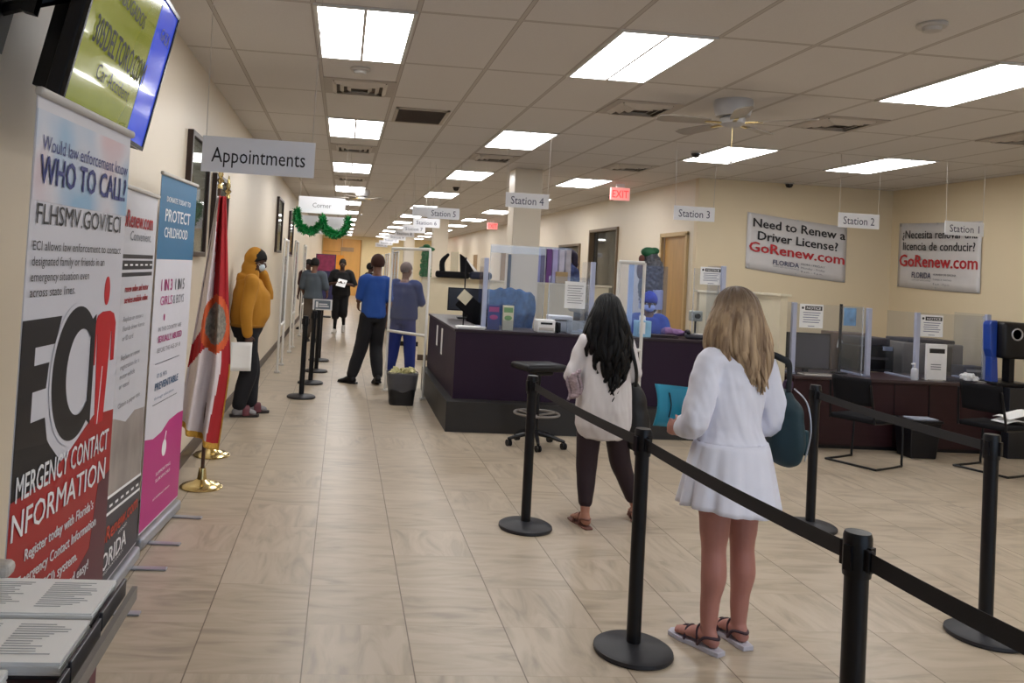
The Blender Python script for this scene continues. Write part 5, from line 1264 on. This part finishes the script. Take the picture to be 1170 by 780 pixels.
# --- blonde woman in the white dress
J = std(1.66, True); rz = math.radians(15)
J['yaw'] = math.radians(12); J['nod'] = -.08; J['head'] = (-.0, .03, 1.545); J['legk'] = 1.1
J['elL'] = (-.235, -.02, 1.05); J['wrL'] = (-.165, .18, .97); J['hdL'] = ((.15, .95, .05), (.9, -.2, -.1), .6)
J['elR'] = (.245, .0, 1.04); J['wrR'] = (.08, .22, 1.02); J['hdR'] = ((-.8, .6, 0), (-.6, -.7, 0), .5)
J['ftL'] = (-12, 0); J['ftR'] = (4, 0)
J['hipL'] = (-.08, 0, .85); J['hipR'] = (.08, 0, .85)
J['knL'] = (-.085, -.01, .45); J['knR'] = (.09, .0, .45)
J['anL'] = (-.105, -.02, .098); J['anR'] = (.088, .0, .098)
BX, BY = 1.87, 3.72
rt = person('person', 'person with long blonde hair in a white dress, holding a turquoise folder', BX, BY, rz)
make_body(J, rt, SK_FAIR, .0075)
DR = mat('dress_white', '#e2e3f0', .8, noise_amt=.02, nscale=12)
mb = MB(); torso(mb, J, .018, 1.5, 4.75, n=28, scale=lambda t: 1+.08*max(0, 2.9-t))
for n, sd in (('L', -1), ('R', 1)):
    P_ = part([J['sh'+n], J['el'+n], J['wr'+n]], 1.72)
    mb.limb([Vector(J['sh'+n])+Vector((-sd*.07, 0, .012)), P_[0]-Vector((sd*.006, 0, .01)), P_[0].lerp(P_[1], .45), P_[1], P_[1].lerp(P_[2], .6), P_[2]], [.062, .064, .064, .064, .060, .044], n=18)
bo = remesh('dress_bodice', mb, .008, DR, rt, 3)
for v in bo.data.vertices:
    c = v.co; k = min(1, max(0, (1.36-c.z)/.1))
    v.co += v.normal*k*(.009*noise.noise(Vector((c.x*18+c.z*7, c.y*18, c.z*4)))+.004*noise.noise(Vector((c.x*40+c.z*12, c.y*40, c.z*9))))
g = MB(); n = 96; rings = []
for i in range(15):
    t_ = i/14; z = .955-.305*t_; rr = []
    for k in range(n):
        th = 2*PI*k/n; f = 1+(.012+.05*t_)*math.sin(th*9+1.8*math.sin(th*2)+.8*t_)+(.006+.02*t_)*math.sin(th*21+t_)
        a_ = (.178+.062*t_**.8)*f; b_ = (.136+.062*t_**.8)*f
        rr.append(Vector((a_*math.cos(th), b_*math.sin(th), z+.012*t_*math.sin(th*2+1))))
    rings.append(rr)
g.loft(rings, cap=False); g.build('dress_skirt', DR, rt, smooth='all', solid=.004)
HB = hair_mat('hair_blonde', '#46372f', '#7d6753', '#bfa585', (1.52, 1.70))
long_hair(J, rt, HB, .36, .30, 11, wave=.02, depth=.125, count=330, curl=6, tipw=.5, fx=.05)
# sandals
LEA = mat('sandal_leather', '#3a2430', .6); SOL = mat('sandal_sole', '#b9b7c4', .6)
def sandals(J, root, ms, ml, th=.022, heel=True):
    s = J['s']
    for n in 'LR':
        c = Vector(J['an'+n]); yw, pt = J['ft'+n]; Rf = Matrix.Rotation(math.radians(-yw), 3, 'Z'); q = lambda x, y, z: Vector((c.x, c.y, 0))+Rf@(Vector((x, y, 0))*s)+Vector((0, 0, z))
        pts = [(-.028, -.08), (.028, -.08), (.038, -.03), (.034, .04), (.05, .13), (.042, .2), (.0, .218), (-.042, .2), (-.05, .13), (-.034, .04), (-.038, -.03)]; nn = len(pts)
        g = MB(); g.add([q(x, y, z) for z in (0, th) for x, y in pts], [tuple(range(nn-1, -1, -1)), tuple(range(nn, 2*nn))]+[(i, (i+1) % nn, (i+1) % nn+nn, i+nn) for i in range(nn)])
        o = g.build('sandal', ms, root, bevel=.003)
        g = MB(); g.limb([q(-.045, .1, th), q(-.03, .1, th+.045), q(.0, .1, th+.055), q(.03, .1, th+.045), q(.045, .1, th)], [.006]*5, n=6, sub=4)
        g.limb([q(0, .17, th+.01), q(0, .13, th+.045), q(0, .1, th+.055)], [.005]*3, n=6)
        if heel: g.limb([q(.036, .03, th), q(.038, -.01, th+.045), q(.0, -.062, th+.05), q(-.038, -.01, th+.045), q(-.036, .03, th)], [.007]*5, n=6, sub=5); g.limb([q(-.036, .03, th), q(-.03, .04, th+.06), q(0, .045, th+.08), q(.03, .04, th+.06), q(.036, .03, th)], [.005]*5, n=6, sub=4)
        g.build('strap', ml, o, smooth=True)
sandals(J, rt, SOL, LEA)
def wpt(x, y, rz, p): c, s = math.cos(rz), math.sin(rz); return (x+p[0]*c-p[1]*s, y+p[0]*s+p[1]*c, p[2])
# folder
t = thing('folder', 'turquoise plastic folder held in front by the blonde woman', 'folder', (1.715, 4.02, 1.065), math.radians(4))
mt = mat('folder_cyan', '#2fa3c6', .3, noise_amt=.04)
g = MB(); g.sheet(lambda u, v: (-.115+.27*u+.02*math.sin(v*PI)*(1-u), .015*math.sin(u*PI), -.105+.21*v-.02*u), 14, 8); g.build('cover', mt, t, smooth='all', solid=.006)
g = MB(); g.limb([(-.035, -.0, .06), (-.022, -.0, 0), (-.032, -.0, -.06)], [.003]*3, n=6); g.build('slot', TXK, t)
# backpack
bp = thing('backpack', 'dark teal rounded backpack hanging from the right shoulder of the blonde woman', 'bag', (2.165, 3.78, 1.02), math.radians(15))
mb = MB(); mb.limb([(0, 0, -.145), (0, 0, -.06), (-.004, 0, .08), (-.012, 0, .15)], [.050, .060, .058, .035], n=18, flat=[2.0, 2.0, 1.8, 1.4], flatdir=(0, 1, 0))
remesh('body', mb, .009, mat('bag_teal', '#0f303a', .6, noise_amt=.1), bp, 2, .003, 12)
g = MB(); g.limb([(.03, -.10, -.14), (.045, -.115, 0), (.03, -.10, .13), (.0, -.05, .19)], [.004]*4, n=6, sub=5); g.build('zip', STEEL, bp, smooth=True)
g = MB(); g.rbox((.048, -.02, -.06), (.03, .15, .12), .012); g.build('front_pocket', mat('bag_teal2', '#143c46', .6), bp, smooth=True)
g = MB(); g.limb([(0, -.02, .17), (0.01, -.02, .215), (0.01, .02, .215), (0, .02, .17)], [.008]*4, n=8); g.build('handle', mat('bag_purple', '#3a2340', .7), bp, smooth=True)
g = MB(); g.limb([(-.005, -.02, .15), (-.035, -.05, .24), (-.065, -.075, .31), (-.105, -.075, .335), (-.135, -.02, .35), (-.13, .05, .31), (-.08, .07, .2)], [.006]*7, n=8, flat=[2.6]*7, flatdir=(1, 0, 0)); g.build('strap', mat('bag_strap', '#151c24', .7), bp, smooth=True)

# --- dark-haired woman
J = std(1.56, True); rz = math.radians(6); J['nod'] = -.1
J['elL'] = (-.225, .03, 1.0); J['wrL'] = (-.09, .2, 1.03); J['hdL'] = ((.6, .75, .2), (.6, -.7, 0), .5)
J['elR'] = (.225, .02, 1.01); J['wrR'] = (.08, .2, 1.03); J['hdR'] = ((-.6, .75, .2), (-.6, -.7, 0), .5)
J['hipL'] = (-.085, 0, .80); J['hipR'] = (.085, 0, .80); J['knL'] = (-.095, .01, .43); J['anL'] = (-.125, -.075, .09)
J['knR'] = (.165, .04, .43); J['anR'] = (.31, .06, .09); J['ftL'] = (-4, 0); J['ftR'] = (22, 0)
rt = person('person', 'person with long black hair in a loose white top and dark leggings, seen from behind', 1.84, 5.53, rz)
make_body(J, rt, SK_TAN, .008)
pants(J, rt, mat('leggings_maroon', '#24121c', .75), 'leggings', .012, 1.78, .01, .002)
WT = mat('top_white', '#d2cdce', .85, noise_amt=.03)
mb = MB(); rings = []
for z, a_, b_ in ((.585, .12, .09), (.60, .165, .135), (.68, .195, .165), (.80, .195, .17), (.95, .182, .152), (1.08, .168, .135), (1.17, .162, .122), (1.24, .150, .10), (1.285, .11, .075), (1.31, .06, .055)):
    rings.append([Vector((a_*math.cos(2*PI*k/32), -.015+b_*math.sin(2*PI*k/32), z)) for k in range(32)])
mb.loft(rings)
for n, sd in (('L', -1), ('R', 1)):
    P_ = part([J['sh'+n], J['el'+n], J['wr'+n]], 1.5)
    mb.limb([Vector(J['sh'+n])+Vector((-sd*.06, 0, .005)), P_[0], P_[0].lerp(P_[1], .5), P_[1], P_[2]], [.045, .053, .056, .060, .048], n=16)
to = remesh('top', mb, .009, WT, rt, 4)
for v in to.data.vertices:
    c = v.co; v.co += v.normal*(.009*noise.noise(Vector((c.x*18+c.z*6, c.y*18, c.z*4)))+.003*noise.noise(Vector((c.x*40, c.y*40, c.z*12))))
HK = hair_mat('hair_black', '#040406', '#040405', '#0b0a0c', (1.3, 1.6))
long_hair(J, rt, HK, .60, .33, 5, wave=.035, depth=.155, count=380, curl=13, tipw=.42, gap=48)
sandals(J, rt, mat('sandal_tan', '#7a5148', .6), mat('sandal_tan', '#7a5148', .6), .012, True)
t = thing('shoulder_bag', 'black shoulder bag at the right hip of the dark-haired woman', 'bag', (2.075, 5.52, .76), .1)
mb = MB(); mb.limb([(0.02, 0, -.21), (0.02, 0, -.08), (0, 0, .1), (-.02, 0, .2)], [.05, .06, .05, .025], n=16, flat=[1.5, 1.5, 1.4, 1.3], flatdir=(1, 0, 0)); remesh('body', mb, .01, mat('bag_black', '#111015', .5), t, 2, .004, 14)
g = MB(); g.limb([(-.02, -.02, .19), (-.06, -.10, .30), (-.09, -.11, .40), (-.11, -.08, .50), (-.12, .0, .535), (-.12, .08, .48)], [.005]*6, n=8, flat=[2.5]*6, flatdir=(1, 0, 0)); g.build('strap', BLACK, t, smooth=True)
g = MB(); g.sheet(lambda u, v: (-.05+.07*u+.012*math.sin(v*6), .02*math.sin(u*9)-.05*u, .03+.17*v-.05*(1-u)), 14, 14)
o = g.build('patterned_shawl', mat('shawl_pattern', '#a08f96', .8, noise_amt=.5, nscale=26, stretch=(1, 1, 3)), None, loc=(1.63, 5.49, .86), smooth='all', solid=.02); tag(o, 'grey patterned shawl hanging at the left side of the dark-haired woman', 'shawl')

# --- person in the mustard hoodie
J = std(1.79); rz = math.radians(-72); s = J['s']
J['spine'] = [(0, 0, .83), (0, .0, .95), (0, .03, 1.09), (0, .03, 1.29), (0, -.0, 1.43), (0, .0, 1.51)]; J['tw'] = [(.13, .11), (.19, .15), (.20, .19), (.20, .18), (.17, .12), (.065, .065)]
J['head'] = (0, .06, 1.66); J['nod'] = -.28
J['elR'] = (.27, -.07, 1.13); J['wrR'] = (.26, -.04, .88); J['hdR'] = ((0, .25, -1), (-1, 0, 0), .6)
J['shL'] = (-.2, .03, 1.44); J['elL'] = (-.25, .27, 1.27); J['wrL'] = (-.15, .17, 1.54); J['hdL'] = ((.25, -.5, .8), (.9, .1, -.1), .7)
J['anL'] = (-.09, .10, .09); J['knL'] = (-.09, .09, .49); J['anR'] = (.09, -.06, .09); J['knR'] = (.09, .03, .49); J['ftL'] = (-5, 0); J['ftR'] = (5, 0)
rt = person('person', 'person in a mustard hoodie and face mask by the left wall, on the phone', -1.00, 8.98, rz)
make_body(J, rt, SK_DARK, .009)
HD = mat('hoodie_mustard', '#b07a22', .9, noise_amt=.06)
top(J, rt, HD, 'hoodie', .022, 1.05, 1.93, .018, .011, .008)
mb = MB(); hc = Vector(J['head']); R = headrot(J)
mb.ell(hc+R@Vector((0, -.035, .02)), (.100, .105, .130), R, 20, 14); mb.limb([hc+Vector((0, -.06, -.06)), hc+Vector((0, -.06, -.15)), Vector((0, -.02, 1.46))], [.095, .10, .13], n=18)
ho = remesh('hood', mb, .01, HD, rt, 3, .006, 9)
bm = bmesh.new(); bm.from_mesh(ho.data)     # open the hood towards the face
bmesh.ops.delete(bm, geom=[f for f in bm.faces if (R.inverted()@(f.calc_center_median()-hc)).y > .0 and f.calc_center_median().z > 1.56], context='FACES'); bm.to_mesh(ho.data); bm.free()
q = ho.modifiers.new('s', 'SOLIDIFY'); q.thickness = .012
g = MB(); g.rbox((0, .165, 1.10), (.25, .05, .16), .02); g.build('front_pocket', mat('hoodie_dark', '#9a6a1e', .9), rt, smooth=True)
mb = MB(); torso(mb, J, .03, 1.0, 1.35); remesh('hem_band', mb, .012, mat('hoodie_dark', '#9a6a1e', .9), rt, 2)
short_hair(J, rt, mat('hair_dark', '#0d0b0b', .9), .02, -.01, .05)
pants(J, rt, mat('jeans_black', '#12131a', .85), 'trousers', .02, 1.9, .012, .007, 1.3, .02)
mb = MB(); mb.ell(hc+R@Vector((0, .052, -.045)), (.064, .064, .052), R, 20, 12); g2 = remesh('face_mask', mb, .008, mat('mask_white', '#c9d6e0', .7), rt, 1)
g = MB()
for sd in (-1, 1):
    for dz in (-.02, -.06): g.limb([hc+R@Vector((sd*.055, .06, dz)), hc+R@Vector((sd*.082, -.005, -.015))], [.0022]*2, n=5)
g.build('mask_loop', PAPER, rt)
mb = MB()
SG = mat('sock_grey', '#8c8a8c', .9)
for n in 'LR':
    c = Vector(J['an'+n]); yw, pt = J['ft'+n]; Rf = Matrix.Rotation(math.radians(-yw), 3, 'Z'); mb = MB()
    mb.limb([c+Vector((0, 0, .06)), c, c+Rf@Vector((0, -.02, -.045))], [.045, .043, .045], n=12); mb.limb([c+Rf@Vector((0, -.03, -.04)), c+Rf@Vector((0, .06, -.03)), c+Rf@Vector((0, .17, -.05))], [.042, .042, .03], n=12, flat=[1, 1.1, 1.6], flatdir=Rf@Vector((1, 0, 0)))
    remesh('sock', mb, .01, SG, rt, 2)
sandals(J, rt, mat('slide_sole', '#1d1518', .6), mat('slide_band', '#5e2630', .6), .026, False)
for n in 'LR':
    c = Vector(J['an'+n]); g = MB(); g.limb([c+Vector((-.058, .08, -.065)), c+Vector((-.04, .08, -.0)), c+Vector((0, .08, .022)), c+Vector((.04, .08, 0)), c+Vector((.058, .08, -.065))], [.01]*5, n=8, flat=[4]*5, flatdir=(0, 1, 0)); g.build('sandal_band', mat('slide_band', '#5e2630', .6), rt, smooth=True)
t = thing('mobile_phone', 'dark phone held to the ear of the person in the mustard hoodie', 'phone', wpt(-1.00, 8.98, rz, (-.115, .09, 1.62)), rz)
MB().rbox((0, 0, 0), (.012, .075, .15), .004, Matrix.Rotation(-.5, 3, 'X')).build('body', BLACK, t)
t = thing('paper_sheet', 'white papers held low in the hand of the person in mustard', 'papers', wpt(-1.00, 8.98, rz, (.285, -.10, .66)), rz+PI/2)
g = MB(); g.sheet(lambda u, v: (-.11+.22*u, .012*math.sin(u*3), -.15+.30*v), 8, 6); g.build('sheet', PAPER, t, smooth='all', solid=.003)

# --- person in blue shirt striding
J = std(1.86); rz = math.radians(16); s = J['s']
J['hipL'] = (-.09, 0, .95); J['hipR'] = (.09, 0, .95)
J['knL'] = (-.15, .02, .52); J['anL'] = (-.30, -.06, .095); J['ftL'] = (-35, -4)
J['knR'] = (.09, .08, .52); J['anR'] = (.06, -.16, .11); J['ftR'] = (4, -14)
J['spine'] = [(0, 0, .87), (0, .0, .98), (0, .03, 1.13), (0.01, .05, 1.35), (0.02, .03, 1.49), (.03, .03, 1.57)]
J['tw'] = [(.12, .11), (.155, .13), (.15, .14), (.16, .14), (.14, .10), (.06, .06)]
J['shL'] = (-.165, .03, 1.47); J['shR'] = (.19, .03, 1.46); J['head'] = (.05, .08, 1.71); J['yaw'] = -.3; J['nod'] = -.15
J['elR'] = (.23, -.02, 1.17); J['wrR'] = (.20, .02, .91); J['elL'] = (-.20, .10, 1.18); J['wrL'] = (-.14, .30, 1.15)
rt = person('person', 'person striding in a bright blue shirt and black trousers in the aisle', .47, 11.8, rz)
make_body(J, rt, SK_MID, .01, feet=False)
top(J, rt, mat('shirt_blue', '#1c4a9a', .8, noise_amt=.06), 'shirt', .018, .6, .85, .016, .013, .010, .05)
pants(J, rt, mat('trousers_black', '#111118', .85), 'trousers', .018, 1.93, .013, .007, 1.5, .018)
shoes(J, rt, BLACK); short_hair(J, rt, mat('hair_brown', '#3d2219', .9), .02, -.035, .045)
# --- person in navy scrubs
J = std(1.75); rz = math.radians(-22)
J['tw'] = [(.14, .12), (.19, .14), (.185, .15), (.2, .15), (.18, .11), (.065, .065)]; J['yaw'] = -.5; J['nod'] = -.15; J['head'] = (.0, .03, 1.64)
J['elL'] = (-.26, .02, 1.12); J['wrL'] = (-.14, .25, 1.12); J['elR'] = (.27, .05, 1.13); J['wrR'] = (.15, .28, 1.12); J['hdL'] = ((.5, .8, 0), (.5, -.8, 0), .5); J['hdR'] = ((-.5, .8, 0), (-.5, -.8, 0), .5)
J['knL'] = (-.13, .01, .48); J['anL'] = (-.17, -.02, .09); J['knR'] = (.12, .02, .48); J['anR'] = (.15, 0, .09)
rt = person('person', 'person with cropped grey hair in navy scrubs behind the pipe frame', .965, 12.6, rz)
make_body(J, rt, SK_MID, .01, feet=False)
top(J, rt, mat('scrubs_navy', '#203468', .85, noise_amt=.06), 'scrub_top', .024, .6, .9, .026, .013, .008, .06)
pants(J, rt, mat('scrubs_navy_trousers', '#1a2c78', .85, noise_amt=.06), 'trousers', .02, 1.93, .013, .008, 1.5, .02)
shoes(J, rt, BLACK); short_hair(J, rt, mat('hair_greyish', '#6d5c58', .9), .008, -.03, .045)
# --- walker in black reading a paper
J = std(1.80); rz = PI-.05; s = J['s']
J['nod'] = -.35; J['tw'] = [(.14, .12), (.19, .14), (.185, .15), (.205, .15), (.19, .11), (.065, .065)]
J['elL'] = (-.32, .05, 1.17); J['wrL'] = (-.10, .26, 1.2); J['elR'] = (.32, .05, 1.17); J['wrR'] = (.10, .26, 1.22); J['hdL'] = ((.7, .6, 0), (.2, -.3, 1), .6); J['hdR'] = ((-.7, .6, 0), (-.2, -.3, 1), .6)
J['knL'] = (-.09, .12, .52); J['anL'] = (-.10, -.12, .20); J['ftL'] = (0, -40); J['knR'] = (.10, .09, .50); J['anR'] = (.10, .12, .09)
rt = person('person', 'person walking up the aisle in a black shirt and long black shorts, reading', -.02, 20.0, rz)
make_body(J, rt, SK_DARK, .012, feet=False)
BK = mat('clothes_black', '#0c0c10', .9)
top(J, rt, BK, 'shirt', .024, .5, 1.0, .03, .014, .009, .05); pants(J, rt, BK, 'shorts', .02, 1.25, .014, .008, 1.5, .03)
mb = MB()
for n in 'LR': mb.limb([Vector(J['kn'+n]).lerp(Vector(J['an'+n]), .2), Vector(J['an'+n])], [.055, .04], n=12)
remesh('leggings', mb, .014, BK, rt, 1); shoes(J, rt, mat('sneaker_white', '#c9c4be', .6), 'sneaker', 1.1, mat('sneaker_sole', '#d9d6d0', .6)); short_hair(J, rt, mat('hair_dark', '#0d0b0b', .9), .006, -.0, .05)
t = thing('paper_sheet', 'white paper read by the walking person in black', 'papers', (-.02, 19.66, 1.22), .1)
MB().box((0, 0, 0), (.22, .004, .28), Matrix.Rotation(-.9, 3, 'X')@Matrix.Rotation(.3, 3, 'Y')).build('sheet', PAPER, t)
# --- person in grey shirt at the far left wall, and a companion
J = std(1.76); J['wrL'] = (-.23, .12, .95); J['elR'] = (.27, .05, 1.13); J['wrR'] = (.22, .25, 1.05); J['nod'] = -.2
rt = person('person', 'person in a grey short-sleeved shirt standing by the left wall beyond the aisle posts', -.60, 17.4, -.3)
make_body(J, rt, SK_MID, .012, feet=False); top(J, rt, mat('shirt_grey', '#4b5560', .85), 'shirt', .03, .8, .9, .03, .014, .008, .05); pants(J, rt, mat('shorts_tan', '#5c5148', .85), 'trousers', .02, 1.9, .014, .006, 1.5, .02); shoes(J, rt, BLACK); short_hair(J, rt, mat('hair_dark', '#0d0b0b', .9), .016, -.03, .045)
J = std(1.72); J['nod'] = -.1
rt = person('person', 'person in dark clothes half hidden behind the one in the grey shirt', -.86, 20.6, 2.6)
make_body(J, rt, SK_DARK, .014, feet=False); top(J, rt, mat('shirt_maroon', '#3a2026', .85), 'shirt', .03, .8, .9, .03, .014, .008); pants(J, rt, BK, 'trousers', .02, 1.9, .014, .006, 1.5, .02); shoes(J, rt, BLACK); short_hair(J, rt, mat('hair_dark', '#0d0b0b', .9), .03, -.04, .045)
J = std(1.74)
rt = person('person', 'person in a dark coat standing at the far counters, left of the blue shirt', .74, 22.5, -1.2)
make_body(J, rt, SK_DARK, .014, feet=False); top(J, rt, BK, 'coat', .035, .1, 1.9, .02, .014, .008, .05); pants(J, rt, BK, 'trousers', .02, 1.9, .014, .006, 1.5, .02); shoes(J, rt, BLACK); short_hair(J, rt, mat('hair_dark', '#0d0b0b', .9), .02, -.04, .045)
# --- clerk at station 3
J = std(1.68, True); off = -.32
for k in ('elL', 'wrL', 'elR', 'wrR'): pass
J['elL'] = (-.24, .12, 1.10); J['wrL'] = (-.12, .33, 1.13); J['elR'] = (.24, .12, 1.10); J['wrR'] = (.10, .33, 1.13); J['hdL'] = ((.3, .9, 0), (0, 0, -1), .3); J['hdR'] = ((-.3, .9, 0), (0, 0, -1), .3)
J['knL'] = (-.11, .42, .86); J['knR'] = (.11, .42, .86); J['hipL'] = (-.09, .02, .88); J['hipR'] = (.09, .02, .88); J['anL'] = (-.11, .36, .44); J['anR'] = (.11, .36, .44); J['nod'] = -.35
rt = person('person', 'seated clerk in a blue cap, white mask and blue top at station 3', 3.72, 9.62, PI-.35); rt.location.z = -.14
make_body(J, rt, SK_MID, .012, feet=False); CB = mat('clerk_blue', '#2a4690', .85, noise_amt=.2, nscale=10)
top(J, rt, CB, 'top', .03, 1, 1.8, .02, .013, .01); pants(J, rt, CB, 'trousers', .02, 1.9, .014, .006, 1.5, .02); shoes(J, rt, BLACK)
hc = Vector(J['head']); R = headrot(J)
short_hair(J, rt, mat('cap_blue', '#2b3f9a', .8, noise_amt=.3, nscale=30), .02, -.03, .035, 'cap')
mb = MB(); mb.ell(hc+R@Vector((0, .05, -.045)), (.066, .066, .055), R, 20, 12); remesh('face_mask', mb, .01, mat('mask_pale', '#c2cdf0', .7), rt, 1)
tt = thing('swivel_stool', 'office stool under the seated clerk', 'stool', (3.72, 9.62, 0)); MB().rbox((0, 0, .655), (.4, .4, .06), .03).build('seat', BLKF, tt, smooth=True); MB().cyl((0, 0, .03), (0, 0, .63), .03).build('column', BLACKM, tt); MB().lathe([(0, 0), (.25, 0), (.25, .02), (.05, .05), (0, .05)]).build('base', BLACKM, tt, smooth=True)
# --- jacket on a stand behind the low partition
t = thing('coat_stand', 'slate blue hooded jacket on a black stand, behind the low partition near the office window', 'coat stand', (3.47, 12.35, 0))
MB().lathe([(0, 0), (.2, 0), (.2, .02), (.02, .04), (.016, 2.0), (0, 2.0)], 18).build('stand', BLACKM, t, smooth=True)
mb = MB(); mb.limb([(0, 0, 1.15), (0.01, 0, 1.5), (0, 0, 1.74), (-.04, 0, 1.86)], [.12, .13, .11, .06], n=16, flat=[1.3, 1.3, 1.4, 1.2], flatdir=(1, 0, 0)); remesh('jacket', mb, .014, mat('jacket_slate', '#33406c', .85, noise_amt=.15), t, 2, .02, 9)
mb = MB(); mb.limb([(-.13, -.02, 1.72), (-.13, -.02, 1.92), (-.05, 0, 2.06), (.06, 0, 2.02), (.09, 0, 1.86)], [.035, .045, .055, .055, .05], n=10); remesh('hood', mb, .012, mat('jacket_plum', '#2b2538', .85), t, 2, .01, 12)
